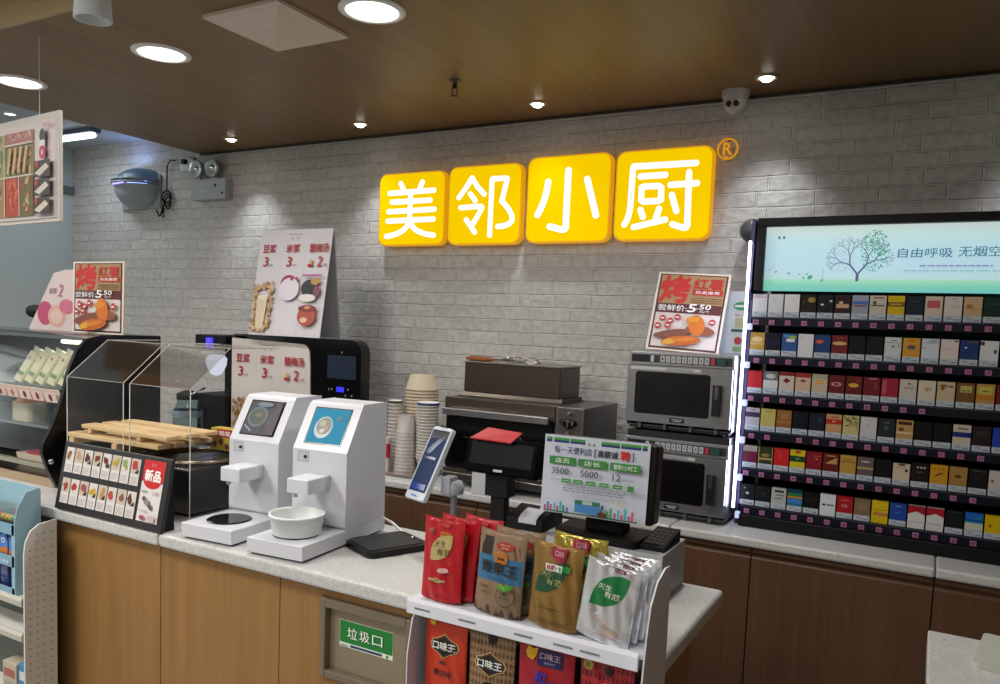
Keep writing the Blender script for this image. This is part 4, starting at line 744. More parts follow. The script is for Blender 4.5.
m = MB(); m.box(-.055, .055, -.02, .02, 0, .075, mat('#b5a12c', .5)); m.box(.056, .066, -.02, .02, 0, .085, mat('#c0304c', .5)); F = Face(m, (-.055, -.02, 0)); F.rect(.03, .105, .045, .073, mat('#b0242c', .5)); F.text('糖果', .04, .095, .05, .068, W(), .02)
for x, y in ((.02, .02), (.05, .03), (.08, .015)): F.disc(x, y, .011, mat('#5c2a14', .5), n=10)
m.build('box', t, .002)
t = thing('picture_menu', 'dark picture menu board leaning at the front edge of the counter', 'menu board', (-2.135, 1.447, TOP))
mv = Vector((0, .04, .21)); fm_ = mat('#231e20', .4)
m = MB(); F0 = slab(m, (-.262, 0, .002), (1, 0, 0), mv, .508, .212, .012, fm_); m.build('panel', t, .002)
m = MB(); m.prism([(.013, .0), (.055, .0), (.05, .18), (.043, .18)], -.25, -.24, BLACKM); m.build('stand', t)
m = MB(); m.prism([(.013, .0), (.055, .0), (.05, .18), (.043, .18)], .225, .235, BLACKM); m.build('stand', t)
foods = [['#8c5c34','#b59c6c','#5c2a2c','#6c2c20','#6c1c24','#b5a040','#8ca04c','#b8342c'],['#9c3c24','#b01c24','#a05048','#c9a024','#b58c50','#b54030','#8c4a34','#5c3428']]
mvn = mv.normalized()
for r_ in range(2):
    for c_ in range(8):
        m = MB(); o = Vector((-.262, 0, .002))+Vector((1, 0, 0))*(.018+c_*.0455+(.004 if r_ else 0))+mvn*(.118 if r_ == 0 else .022)
        n_ = Vector((1, 0, 0)).cross(mvn)
        F = slab(m, o+n_*.0015, (1, 0, 0), mvn, .040, .078, .001, mat('#d9d4d0', .45)); F.k = .6
        col = foods[r_][c_]; F.rect(.001, .037, .034, .077, mat('#c3b4a4' if (r_+c_) % 2 else '#d2ccc4', .5))
        for _ in range(4): F.disc(random.uniform(.012, .026), random.uniform(.046, .064), random.uniform(.007, .012), mat(col, .5), random.uniform(.005, .009), 9, random.uniform(0, 3)); F.k -= .5
        if c_ in (2, 3, 4, 7) : F.poly([(.02, .036), (.036, .036), (.036, .05)], mat('#1c1a1c', .5))
        F.lines(.004, .034, .006, .028, 4, mat('#b0aaa8', .5), .35); m.build('menu_card', t)
m = MB(); n_ = Vector((1, 0, 0)).cross(mvn); F = slab(m, Vector((-.262, 0, .002))+Vector((1, 0, 0))*.394+mvn*.022+n_*.0015, (1, 0, 0), mvn, .092, .178, .001, mat('#dcd8d6', .45)); F.k = .6
F.rect(0, .092, .115, .178, RED); F.disc(.046, .118, .038, RED, .022, 20); F.text('新品', .012, .080, .118, .150, W(), .05); F.text('每一天', .036, .056, .160, .170, mat('#e0a0a0', .5), .01)
F.text('酱肉包', .008, .035, .083, .090, DKTXT, .01).text('2.50', .055, .085, .080, .090, mat('#b06070', .5), .01); F.line([(.02, .07), (.045, .052), (.065, .04)], .012, mat('#5c4a44', .5)); F.line([(.03, .058), (.05, .055)], .014, mat('#8c8078', .5)); F.text('牛肉包', .008, .05, .028, .035, mat('#8a8080', .5), .01); F.disc(.03, .012, .012, mat('#a04a5c', .5), .007, 10); F.rect(.055, .085, .004, .022, mat('#c9b0b4', .5)); b = m.build('menu_card', t); b['label'] = 'large red and white new product card'
# ================================================================== WHITE MACHINES
PW = mat('#d3d6dc', .3)
def machine(loc, label, food):
    t = thing('dispensing_machine', label, 'dispensing machine', loc, R(5), 'white countertop dispensing machines')
    m = MB(); m.box(-.092, .092, 0, .39, .006, .046, PW); m.box(-.085, .085, .01, .38, 0, .006, BLACKM); m.build('base', t, .006, seg=3)
    m = MB(); m.prism([(.185, .0465), (.185, .262), (.262, .392), (.385, .392), (.385, .0465)], -.092, .092, PW); col = m.build('column', t, .015, seg=5)
    sv = Vector((0, .077, .13)).normalized(); m = MB(); F = slab(m, (-.064, .185+.077*.12-.0009, .262+.13*.12+.0005), (1, 0, 0), sv, .128, .115, .002, mat('#101014', .2)); F.k = 1
    if food == 0:
        F.rect(.004, .124, .004, .111, mat('#3a3c4c', .5, emit=.45)); F.disc(.045, .06, .036, mat('#6f8a90', .3, emit=.4), .034, 24); F.disc(.045, .06, .028, mat('#5c6a58', .3, emit=.35), .026, 20)
        F.disc(.048, .066, .014, mat('#8f8a70', .3, emit=.35), .008, 10); F.poly([(.075, .03), (.105, .02), (.12, .07), (.10, .085)], mat('#4c4c54', .3, emit=.3)); F.line([(.01, .03), (.04, .012)], .006, mat('#a9b4bc', .3, emit=.4)); F.line([(.07, .02), (.085, .05)], .003, mat('#7c3040', .3, emit=.4)); F.disc(.06, .10, .03, mat('#8c9cac', .3, emit=.4), .008, 14); F.rect(.10, .124, .004, .111, mat('#4a2c3a', .3, emit=.3))
    else:
        F.rect(.004, .124, .004, .111, mat('#2f9fc4', .6, emit=.62, spec=.2)); F.disc(.050, .052, .030, mat('#c9d6d8', .3, emit=.45), .034, 24); F.disc(.051, .056, .025, mat('#6c7454', .3, emit=.35), .026, 20)
        F.disc(.045, .064, .012, mat('#b9b48c', .3, emit=.4), .010, 10).disc(.058, .048, .010, mat('#a98c50', .3, emit=.4), .008, 10).disc(.05, .04, .008, mat('#e0e0d0', .3, emit=.4), .007, 8); F.rect(.088, .098, .076, .086, mat('#1c2c34', .3)); F.rect(.103, .106, .068, .088, mat('#1c2c34', .3)); F.disc(.105, .09, .004, mat('#1c2c34', .3), n=8)
    m.build('screen', t)
    m = MB(); F = Face(m, (-.075, .1848, .226)); F.rect(0, .038, 0, .030, mat('#a9adb4', .4)); F.rect(.004, .038, .003, .027, mat('#c3c6cc', .4)); m.lathe([(0, -.004), (.0045, -.004), (.0045, 0)], BLACK, (-.047, .184, .241), 12, 'Y'); m.build('camera_window', t)
    m = MB(); m.box(-.032, .040, .085, .186, .156, .198, PW); sp = m.build('spout', t, .004)
    m = MB(); m.lathe([(.006, .156), (.006, .148), (0, .148)], mat('#9a9ea6', .4), (-.005, .09, 0), 12); m.build('nozzle', sp)
    m = MB(); m.lathe([(0, .050), (.058, .050), (.062, .048), (.062, .0462)], mat('#0b0b0d', .15), (-.002, .092, 0), 36, smooth=False); m.build('hot_plate', t)
    return t
machine((-1.724, 1.4655, TOP), 'left white dispensing machine with empty black plate', 0)
machine((-1.470, 1.468, TOP), 'right white dispensing machine with a bowl on its plate', 1)
t = thing('paper_bowl', 'round white paper bowl standing on the plate of the right white machine', 'bowl', (-1.476, 1.558, TOP+.0505))
m = MB(); m.lathe([(0, .003), (.063, 0), (.065, .002), (.0715, .048), (.0750, .049), (.0750, .055), (.070, .055), (.0685, .048), (.062, .006), (0, .006)], mat('#e6e9e8', .45), n=40); m.build('bowl', t)
# scanner tray pad
t = thing('payment_pad', 'flat glossy black pad lying on the counter right of the white machines', 'pad', (-1.300, 1.728, TOP), R(-24))
m = MB(); m.prism(rrect(-.080, .080, -.095, .095, .022), 0, .018, BLACK, 'Z'); m.build('base', t, .006, seg=3)
m = MB(); m.prism(rrect(-.064, .064, -.085, .075, .008), .018, .0195, mat('#17191c', .12), 'Z'); m.lathe([(0, .021), (.008, .021), (.008, .018)], CHROME, (0, .084, 0), 12); m.build('screen', t)
t = thing('white_cable', 'short white cable on the counter beside the right white machine', 'cable', (-1.36, 1.84, TOP))
m = MB(); m.tube([(-.05, .01, .045), (-.02, .02, .03), (.03, .01, .008), (.06, -.03, .006), (.02, -.05, .005), (-.03, -.04, .005)], .004, WHITE); m.build('cable', t)
# ================================================================== PHONE TERMINAL, DISPLAY, POS
t = thing('payment_phone', 'white handheld payment phone with blue screen on a grey stand', 'phone', (-1.13, 1.80, TOP))
m = MB(); m.lathe([(0, .012), (.055, .012), (.062, .006), (.062, 0)], GRAYP, n=28); m.lathe([(.009, .01), (.009, .17)], mat('#8c9096', .3, .6), n=14); m.build('pole', t)
m = MB(); m.lathe([(0, -.02), (.03, -.018), (.032, 0), (.026, .016), (0, .02)], mat('#aab0bb', .4), (0, -.008, .185), 22); m.box(-.018, .010, -.04, .0, .17, .215, mat('#9aa0aa', .4)); m.build('bracket', t)
a_, tl = R(18), R(27); u_ = Vector((math.cos(a_), -math.sin(a_), 0)); f_ = Vector((math.sin(a_), math.cos(a_), 0)); v_ = f_*math.sin(tl)+Vector((0, 0, 1))*math.cos(tl); n_ = u_.cross(v_)
o_ = Vector((-1.248, 1.73, 1.122))-Vector((-1.13, 1.80, TOP))
m = MB()
def slab_r(m, o, u, v, w, h, th, r, mm):
    pts = rrect(0, w, 0, h, r); nn = u.cross(v); k = len(pts); vs_ = [o+u*a+v*b for a, b in pts]+[o+u*a+v*b-nn*th for a, b in pts]
    m.add(vs_, [tuple(range(k)), tuple(range(2*k-1, k-1, -1))]+[(i, i+k, (i+1) % k+k, (i+1) % k) for i in range(k)], mm); return Face(m, o, u, v)
F = slab_r(m, o_, u_, v_, .084, .215, .016, .009, mat('#c9cfda', .35)); F.rect(.006, .078, .024, .205, mat('#39507c', .5, emit=.30, spec=.15)); F.rect(.006, .078, .18, .205, mat('#1c2230', .15)); F.rect(.014, .070, .03, .046, mat('#2c4aa8', .2, emit=.5)); F.rect(.014, .066, .118, .126, mat('#2c4088', .2, emit=.3)); F.poly([(.012, .14), (.05, .18), (.07, .18), (.03, .13)], mat('#5c74a0', .2, emit=.25)); F.rect(.03, .054, .213, .220, BLACK); F.rect(.028, .052, .009, .014, mat('#5c86c4', .4)); m.build('phone', t, .003)
t = thing('customer_display', 'black customer price display on a pole behind the snack bags', 'display', (-.985, 1.80, TOP))
m = MB(); m.lathe([(0, .012), (.06, .010), (.065, 0)], BLACKM, n=24); m.box(-.022, .022, -.014, .014, .008, .25, BLACKM); m.box(-.035, .035, -.024, .02, .18, .262, BLACKM); m.build('pole', t, .003)
dn = Vector((0, .30, .95)).normalized(); m = MB(); o_ = Vector((-.092, -.045, .245)); F = slab_r(m, o_, Vector((1, 0, .0)), dn, .212, .096, .03, .008, mat('#050609', .6, spec=.04)); F.k = 1; F.rect(.014, .198, .022, .084, mat('#030406', .3, spec=.1)); F.rect(.092, .118, .006, .012, GRAYP); m.build('display_head', t, .003)
t2 = thing('red_card', 'bright red card lying on top of the black customer display', 'card', (-.985, 1.80, TOP+.262+.0795))
m = MB(); q = [(-.078, -.035, -.012), (.045, -.035, -.014), (.048, .02, .006), (-.055, .02, .012)]; m.add(q+[(x, y, z+.003) for x, y, z in q], [(3,2,1,0), (4,5,6,7), (0,1,5,4), (1,2,6,5), (2,3,7,6), (3,0,4,7)], mat('#a80f1c', .5)); m.add([(.048, .0, -.0), (.054, .0, 0), (.054, .02, -.02), (.048, .02, -.02)], [(0, 1, 2, 3)], mat('#b9b0b0', .5)); m.build('card', t2)
t = thing('cash_drawer', 'pale grey metal cash drawer on the counter behind the silver bags', 'cash drawer', (-.72, 1.835, TOP))
m = MB(); m.box(-.175, .205, -.10, .085, .0, .115, mat('#a9adb0', .45)); m.box(-.165, .195, -.102, -.1, .01, .1, mat('#b4b8ba', .45)); m.build('case', t, .003)
t = thing('pos_terminal', 'black sales terminal with a recruitment notice on its back, on the cash drawer', 'sales terminal', (-.68, 1.80, TOP+.1155))
m = MB(); m.prism(rrect(-.12, .10, -.06, .065, .02), 0, .02, BLACKM, 'Z'); m.box(-.05, .05, -.02, .03, .02, .12, BLACKM); m.build('stand', t, .003)
mo = Vector((-.150, -.065, .062)); mvv = Vector((0, .06, .99)).normalized()
m = MB(); slab_r(m, mo+Vector((0, .006, 0)), Vector((1, 0, 0)), mvv, .285, .190, .045, .010, BLACK); m.build('monitor', t, .004)
m = MB(); F = slab(m, mo+Vector((-.004, .001, -.002)), Vector((1, 0, .012)), mvv, .272, .192, .0015, mat('#c3cad8', .5)); w_, h_ = .272, .192
gr = mat('#3c9434', .5); nv = mat('#1f2c6c', .5); K = mat('#2c3244', .5)
for x0, x1 in ((.005, .02), (.025, .066), (.069, .108), (.150, .197), (.200, .25), (.253, .265)): F.rect(x0, x1, .180, .186, gr); F.k -= 1; F.rect(x0, x1, .174, .180, nv); F.k -= 1
F.k += 1
for x in (.116, .128): F.rect(x, x+.006, .172, .179, mat('#8a8fa0', .5)); F.k -= 1
F.k += 1
F.text('每一天便利店', .028, .128, .148, .166, nv, .008).text('[', .134, .139, .146, .166, nv, .01).text('高薪诚', .143, .194, .148, .165, K, .03).text('聘', .201, .224, .146, .168, RED, .04).text(']', .229, .234, .146, .166, nv, .01)
for x0, x1, s_, p_, q_ in ((.018, .088, '店员', '3500', '元'), (.096, .170, '店长', '5000', '元'), (.180, .255, '兼职/小时工', '12', '元/小时')):
    F.rect(x0, x1, .121, .140, mat('#2f8434', .5)); sx = .012 if len(s_) < 3 else .004; F.text(s_, x0+sx+.004, x1-sx-.004, .1245, .1365, W(), .0)
    tx = x0+.008; wd = .046 if len(p_) > 2 else .02; F.text(p_, tx, tx+wd, .097, .113, K, .012).text(q_, tx+wd+.003, min(x1, tx+wd+(.011 if len(q_) < 2 else .034)), .098, .104, mat('#6c7080', .5), .0).text('*', x0+.001, x0+.004, .112, .116, K, .01)
F.text('福利待遇', .028, .052, .082, .087, mat('#7c8090', .5), 0)
for x0 in (.058, .090, .124, .158, .193): F.rect(x0, x0+.024, .079, .089, mat('#3c8a44', .5)); F.k -= 1; F.rect(x0+.026, x0+.031, .084, .085, gr); F.k -= 1; F.k += 1; F.rect(x0+.004, x0+.020, .083, .085, mat('#a9d0ac', .5))
F.rect(.229, .245, .076, .090, mat('#3c8a44', .5)); F.lines(.066, .225, .060, .071, 2, mat('#6c7284', .5), .45)
F.rect(.018, .258, .006, .009, mat('#1f5a34', .5)); F.rect(.100, .165, .012, .032, mat('#3a7cb8', .5)); F.rect(.100, .165, .032, .042, mat('#2c6c44', .5)); F.rect(.120, .145, .033, .041, mat('#a9c0b8', .5)); F.ring(.030, .026, .011, .012, mat('#8fb4c0', .5), 16)
for x, h2, cc in ((.022, .012, '#b8405c'), (.030, .02, '#4c6cb0'), (.038, .014, '#c05070'), (.048, .018, '#4ca4b4'), (.056, .012, '#b0406c'), (.064, .024, '#3ca0b0'), (.072, .016, '#2c8a50'), (.082, .012, '#4c7cc0'), (.184, .016, '#2c8444'), (.194, .024, '#2c9c5c'), (.204, .014, '#c05080'), (.213, .022, '#3ca8b4'), (.221, .012, '#c04c64'), (.230, .028, '#3ca8b4'), (.239, .012, '#c04c64'), (.247, .022, '#c05070')): F.rect(x-.003, x+.003, .009, .009+h2, mat(cc, .5)); F.k -= 1
F.k += 1; F.disc(.172, .014, .012, mat('#4a3420', .5), .007, 14); F.disc(.213, .046, .004, mat('#d4b83c', .5), n=10); F.disc(.172, .032, .004, mat('#34507c', .5), .006, 8)
b = m.build('recruitment_notice', t); b['label'] = 'white notice with green price boxes and a skyline'
t = thing('receipt_printer', 'black receipt printer with a paper strip behind the brown bag', 'printer', (-.885, 1.80, TOP+.1155))
m = MB(); m.prism([(-.06, 0), (.065, 0), (.065, .035), (.02, .05), (-.06, .03)], -.045, .055, BLACKM); m.build('body', t, .003)
m = MB(); pts = [(-.064, .020), (-.062, .030), (-.05, .038), (-.03, .044), (-.01, .048)]; n2 = len(pts); m.add([(x, y, z) for x in (-.01, .04) for y, z in pts]+[(x, y+.001, z-.001) for x in (-.01, .04) for y, z in pts], [(i, i+1, n2+i+1, n2+i) for i in range(n2-1)]+[(2*n2+i, 3*n2+i, 3*n2+i+1, 2*n2+i+1) for i in range(n2-1)], mat('#a9acb4', .5), True); m.build('paper_strip', t)
t = thing('black_keypad', 'small black keypad at the right end of the cash drawer', 'keypad', (-.548, 1.82, TOP+.1155))
m = MB(); m.prism([(-.06, 0), (.07, 0), (.07, .03), (-.06, .012)], -.03, .028, BLACKM); F = Face(m, (-.025, -.058, .0135), (1, 0, 0), (0, .125, .018))
for i in range(4):
    for j in range(5): F.rect(.002+i*.012, .011+i*.012, .01+j*.02, .024+j*.02, mat('#1a1b1e', .5)); F.k -= 1
m.build('keypad', t, .002)
# ================================================================== SNACK RACK AND BAGS
t = thing('snack_rack', 'white metal snack rack with side panels at the counter front', 'rack', (-.67, 1.38, 0))
RW = mat('#d3d6de', .4); SZ = 1.015; LZ = .795
def sidep(x):
    m = MB(); cv = [(-.09, .30), (-.09, .98), (-.078, 1.06), (-.062, 1.115), (-.03, 1.15), (.015, 1.165), (.042, 1.162), (.048, 1.15), (.048, .30)]
    m.prism(cv, x-.0015, x+.0015, RW); return m
sidep(.262).build('side_panel', t, .001)
m = MB(); m.prism([(-.06, .30), (-.06, .90), (-.045, .97), (-.02, 1.0), (.048, 1.0), (.048, .30)], -.2635, -.2605, RW); m.build('side_panel', t, .001)
m = MB(); m.prism(rrect(-.275, .255, -.045, .085, .025), SZ-.010, SZ-.002, RW, 'Z'); m.build('shelf', t, .002)
m = MB(); m.prism([(-.052, SZ-.030), (-.046, SZ-.032), (-.044, SZ+.001), (-.048, SZ+.004), (-.052, SZ-.004)], -.272, .240, mat('#dfe2ec', .35)); F = Face(m, (-.272, -.052, SZ-.030))
for x in (.02, .13, .26, .345, .40): F.lines(x, x+.04, .012, .020, 1, mat('#6c707c', .5), .5)
m.build('price_rail', t, .001)
m = MB(); m.box(-.26, .255, -.045, .045, LZ-.010, LZ-.002, RW); m.build('shelf', t, .001)
m = MB(); m.box(-.26, .255, -.052, -.046, LZ-.035, LZ, RW); m.build('price_rail', t, .001)
m = MB(); m.box(-.26, .26, .044, .048, .30, .93, mat('#2a2a2e', .5)); m.build('back_panel', t)
def bag_mesh(w, h, t0, mcol, paint, deco, seed, nx=44, nz=72, crumple=.0022, m2=None):
    """stand-up pouch: full bottom, flat top seal; paint(u,v)->material or None"""
    rnd = random.Random(seed); ph = [(rnd.uniform(8, 30), rnd.uniform(6, 22), rnd.uniform(0, 6.28), rnd.uniform(.3, 1)) for _ in range(7)]
    def thick(v): return t0*(1-v**1.7)**.8*(.55+.45*min(1, v/.12)) if v < 1 else 0
    def hw(v): return w/2*(1-.02*math.sin(PI*v))
    def cr(u, v, k):
        e = 1-abs(2*u-1)**4
        return crumple*e*sum(c*math.sin(a*u+b*v+p+k) for a, b, p, c in ph)*(.4 if v > .95 else 1)
    def S(u, v, side):
        x = (u-.5)*2*hw(v); s_ = max(0, 1-(2*u-1)**2)**.6
        y = side*(thick(v)*s_+.0008)+cr(u, v, side)
        z = h*v+(.006*(1-s_) if v < .02 else 0)-.004*math.sin(PI*u)*(1 if v > .97 else 0)
        return (x, y-.0, z)
    m = MB()
    for side in (-1, 1):
        vs_ = [S(i/nx, j/nz, side) for j in range(nz+1) for i in range(nx+1)]
        groups = {}
        for j in range(nz):
            for i in range(nx):
                a = j*(nx+1)+i; f = (a, a+1, a+nx+2, a+nx+1)
                mm = (paint((i+.5)/nx, (j+.5)/nz) if side < 0 else None) or mcol
                groups.setdefault(mm, []).append(f if side < 0 else f[::-1])
        o = len(m.v); m.v += vs_
        for mm, fs in groups.items():
            k = m.m(mm)
            for f in fs: m.f.append(tuple(o+q for q in f)); m.mi.append(k); m.sm.append(True)
    # bottom gusset
    bt = [S(i/nx, 0, -1) for i in range(nx+1)]+[S(i/nx, 0, 1) for i in range(nx+1)]
    m.add(bt, [(i, nx+1+i, nx+2+i, i+1) for i in range(nx)], mcol)
    F = Face(m, (0, 0, 0), fn=lambda x, y, off: (lambda p: (p[0], p[1]-off-.0014, p[2]))(S(min(.999, max(0, x/w+.5)), min(.999, max(0, y/h)), -1)), step=.0004)
    deco(F, w, h); return m
def leaf(u, v, cx, cy, rx, ry, a):
    du, dv = (u-cx), (v-cy); c, s_ = math.cos(a), math.sin(a); p, q = (du*c+dv*s_)/rx, (-du*s_+dv*c)/ry
    return abs(q) < (1-p*p)*1.0 and abs(p) < 1
F_RED = mat('#b3121f', .3, 0, bump=.15, bscale=40, coat=.3); F_TAN = mat('#8c745c', .4, .1, bump=.2, bscale=30); F_GOLD = mat('#95733c', .34, .45, bump=.2, bscale=30); F_SIL = mat('#dfe2e6', .28, .75, bump=.55, bscale=22); F_YG = mat('#c9b95c', .25, .7, bump=.5, bscale=24)
gd = mat('#b5a46c', .4); tx_g = mat('#1c3c20', .4); wt = mat('#e6e6e0', .4); LG = mat('#117038', .35); DG = mat('#1d4a2c', .35)
def p_red(u, v):
    if v < .015: return mat('#8c0f18', .4)
def d_red(F, w, h):
    F.leaf(-.02*w, .645*h, .78*w, .42*w, R(48), gd)
    F.text('天生', -.20*w, .08*w, .65*h, .725*h, tx_g, .014, .1); F.text('有范', -.12*w, .20*w, .555*h, .635*h, tx_g, .014, .1)
    F.text('爆款热卖', -.06*w, .2*w, .81*h, .835*h, mat('#d0b43c', .4), .02); F.text('超值优惠', -.06*w, .2*w, .778*h, .80*h, mat('#d0b43c', .4), .02); F.disc(-.28*w, .83*h, .05*w, mat('#b5846c', .4), .035*h, 12); F.text('槟榔', -.31*w, -.25*w, .80*h, .85*h, mat('#8c2020', .4), .01)
    F.disc(.06*w, .92*h, .12*w, mat('#b54030', .4), .025*h, 12); F.disc(-.05*w, .26*h, .11*w, gd, .028*h, 14); F.rect(-.25*w, .16*w, .25*h, .275*h, gd); F.text('口味', -.12*w, .02*w, .25*h, .275*h, mat('#7c2c1c', .4), .02)
    F.disc(.1*w, .39*h, .14*w, mat('#d8a8a4', .4), .03*h, 14, .1)
def p_brown(u, v):
    if .40 < v < .70 and .03 < u < .97: return mat('#3a6f96', .4)
    if .64 < v < .92 and .06 < u < .32 and (u-.06) > (v-.78)*.5: return mat('#2b241f', .4)
    if v < .12 and math.sin(u*40)+math.sin(u*23) > v*22-1: return mat('#4a3826', .4)
    if .66 < v < .86 and .74 < u < .92 and math.sin(u*60+v*30) > .1: return mat('#6b482e', .4)
def d_brown(F, w, h):
    F.disc(.08*w, .83*h, .19*w, mat('#a8201c', .4), .05*h, 18); F.text('爆款热卖', -.03*w, .19*w, .835*h, .86*h, mat('#d6b08c', .4), .02).text('超值', .0*w, .17*w, .80*h, .825*h, mat('#d6b08c', .4), .02)
    F.disc(.03*w, .69*h, .145*w, mat('#c07a2c', .4), .082*h, 20); F.disc(.03*w, .69*h, .125*w, mat('#a8682a', .4), .070*h, 20); F.text('槟榔', -.04*w, .10*w, .67*h, .70*h, mat('#2c1c10', .4), .03)
    F.text('青果王', -.38*w, .40*w, .50*h, .64*h, mat('#1c1814', .5), .03)
    F.text('优选 槟榔 青果精品', -.24*w, .22*w, .435*h, .465*h, mat('#15407a', .4), .02); F.text('提神好物', -.36*w, -.14*w, .32*h, .355*h, mat('#5c2f1c', .4), .02).text('回味无穷', -.30*w, -.1*w, .26*h, .29*h, mat('#5c2f1c', .4), .02)
    F.ring(.22*w, .27*h, .17*w, .20*w, mat('#5a5238', .4), 22); F.disc(.22*w, .37*h, .15*w, mat('#4c9a34', .4), .035*h, 12, .3); F.disc(.13*w, .375*h, .08*w, mat('#6cb444', .4), .02*h, 10, -.4); F.text('青果', .16*w, .28*w, .28*h, .31*h, DG, .03).text('不伤喉', .11*w, .33*w, .235*h, .265*h, DG, .02)
def p_gold(u, v):
    return None
def d_gold(F, w, h):
    F.leaf(-.08*w, .60*h, .86*w, .42*w, R(44), DG)
    F.text('天生', -.30*w, -.02*w, .60*h, .67*h, mat('#a4a868', .4), .012, .1).text('有范', -.16*w, .16*w, .52*h, .595*h, mat('#a4a868', .4), .012, .1)
    F.rect(-.20*w, .14*w, .68*h, .76*h, wt); F.text('独家', -.18*w, -.02*w, .69*h, .75*h, mat('#b0203c', .4), .03).text('卜生', 0, .13*w, .69*h, .75*h, GREEN, .03); F.disc(.22*w, .73*h, .08*w, GREEN, .04*h, 10)
    F.poly([(-.12*w, .96*h), (-.12*w, .86*h), (0, .80*h), (.16*w, .80*h), (.2*w, .96*h)], mat('#96203c', .4)); F.text('口味', -.04*w, .14*w, .86*h, .93*h, mat('#d0a8b4', .4), .02)
    F.lines(-.25*w, .2*w, .24*h, .28*h, 1, mat('#5c4424', .4), .5); F.lines(-.35*w, .35*w, .08*h, .13*h, 2, mat('#5c4424', .4), .4)
def p_sil(u, v):
    return None
def d_sil(F, w, h):
    F.leaf(.0*w, .65*h, .88*w, .46*w, R(42), LG)
    F.text('天生', -.22*w, .04*w, .655*h, .725*h, wt, .012, .1).text('有范', -.08*w, .20*w, .57*h, .645*h, wt, .012, .1)
    F.rect(.02*w, .22*w, .905*h, .955*h, mat('#5c1c34', .4)); F.text('口味', .04*w, .20*w, .912*h, .948*h, mat('#c9b0b8', .4), .02); F.disc(.14*w, .18*h, .2*w, mat('#c9a48c', .3, .5), .018*h, 12, -.2); F.line([(-.25*w, .3*h), (.1*w, .24*h)], .0012, mat('#c07058', .4)); F.lines(-.1*w, .3*w, .10*h, .125*h, 1, mat('#b4543c', .4), .5)
bags = []
def bag(name, label, loc, rot, mesh=None, src=None, grp=None):
    t = thing(name, label, 'snack bag', loc, group=grp); t.rotation_euler = rot
    if mesh: mesh.build('pouch', t)
    else:
        c = src.children[0].copy(); C.objects.link(c); c.parent = t
    return t
yb = 1.358
G1 = 'red snack bags on the white rack'
b1 = bag('snack_bag', 'front red snack bag with a beige leaf, leftmost on the white rack', (-.876, yb, SZ), (R(-3), 0, 0), bag_mesh(.100, .178, .010, F_RED, p_red, d_red, 1, crumple=.0007), grp=G1)
bag('snack_bag', 'red snack bag standing directly behind the leftmost one', (-.862, yb+.026, SZ), (R(-5), R(2), R(-3)), src=b1, grp=G1)
bag('snack_bag', 'red snack bag at the back, showing between the front red and brown bags', (-.822, yb+.050, SZ), (R(-7), R(1), R(-6)), src=b1, grp=G1)
G2 = 'brown snack bags on the white rack'
b2 = bag('snack_bag', 'front brown snack bag with a blue band and green fruit badge', (-.740, yb, SZ), (R(-3), R(2), R(-2)), bag_mesh(.110, .172, .013, F_TAN, p_brown, d_brown, 2, crumple=.0008), grp=G2)
bag('snack_bag', 'brown snack bag half hidden behind the blue banded one', (-.722, yb+.030, SZ), (R(-7), R(2), R(4)), src=b2, grp=G2)
G3 = 'gold snack bags on the white rack'
b3 = bag('snack_bag', 'matt gold snack bag with a dark green leaf', (-.616, yb, SZ), (R(-3), R(2), R(-3)), bag_mesh(.108, .168, .013, F_GOLD, p_gold, d_gold, 3, crumple=.001), grp=G3)
bag('snack_bag', 'shiny yellow gold snack bag behind the matt gold one', (-.594, yb+.034, SZ+.0), (R(-7), R(3), R(3)), bag_mesh(.112, .180, .010, F_YG, lambda u, v: None, d_gold, 5, crumple=.0016), grp=G3)
G4 = 'silver snack bags on the white rack'
b4 = bag('snack_bag', 'frontmost silver snack bag with a green leaf', (-.512, yb-.004, SZ), (R(-4), R(7), R(-2)), bag_mesh(.110, .152, .008, F_SIL, p_sil, d_sil, 4, crumple=.0009), grp=G4)
for k, (dx, dy, lb) in enumerate(((.012, .022, 'silver snack bag second from the front'), (.022, .043, 'silver snack bag third from the front'), (.024, .066, 'rearmost silver snack bag, farthest from the price rail'))):
    bag('snack_bag', lb, (-.512+dx*.6, yb+dy, SZ), (R(-6-2*k), R(6-k), R(-3+2*k)), src=b4, grp=G4)
# lower shelf bags
def plaque(F, w, h, y, k=1.0):
    for r_, mm in ((.36, '#c9a46c'), (.33, '#16110e'), (.30, '#6c5434'), (.285, '#12100e')): F.poly([(x*w*r_/.36, y*h+z_*h*r_/.36) for x, z_ in ((-.36, 0), (-.30, .06), (-.2, .075), (-.12, .10), (0, .14), (.12, .10), (.2, .075), (.30, .06), (.36, 0), (.30, -.06), (.2, -.075), (.12, -.10), (0, -.14), (-.12, -.10), (-.2, -.075), (-.30, -.06))], mat(mm, .4))
    F.text('口味王', -.27*w, .27*w, (y-.045)*h, (y+.045)*h, mat('#d9dcd6', .4), .04)
F_OR = mat('#c33a1f', .35, bump=.15, bscale=30); F_LR = mat('#9a1626', .35, bump=.2, bscale=30); F_CH = mat('#8c6f50', .4)
def d_or(F, w, h): plaque(F, w, h, .68); F.text('青子好', -.22*w, .22*w, .34*h, .41*h, mat('#3a1c14', .4), .04); F.disc(-.30*w, .93*h, .08*w, mat('#d8a82c', .4), .04*h, 9); F.disc(.0, .50*h, .09*w, mat('#3a2416', .4), .02*h, 12)
def p_ch(u, v): return mat('#5c3f2c', .4) if math.sin(2*PI*(u*6.2+v*5.4))*math.sin(2*PI*(u*6.2-v*5.4)) > .12 else None
def d_ch(F, w, h): F.disc(.02*w, .90*h, .10*w, mat('#14100e', .4), .06*h, 12); plaque(F, w, h, .62); F.disc(0, .40*h, .12*w, mat('#14100e', .4), .03*h, 12); F.text('醇香', -.1*w, .1*w, .24*h, .3*h, wt, .03)
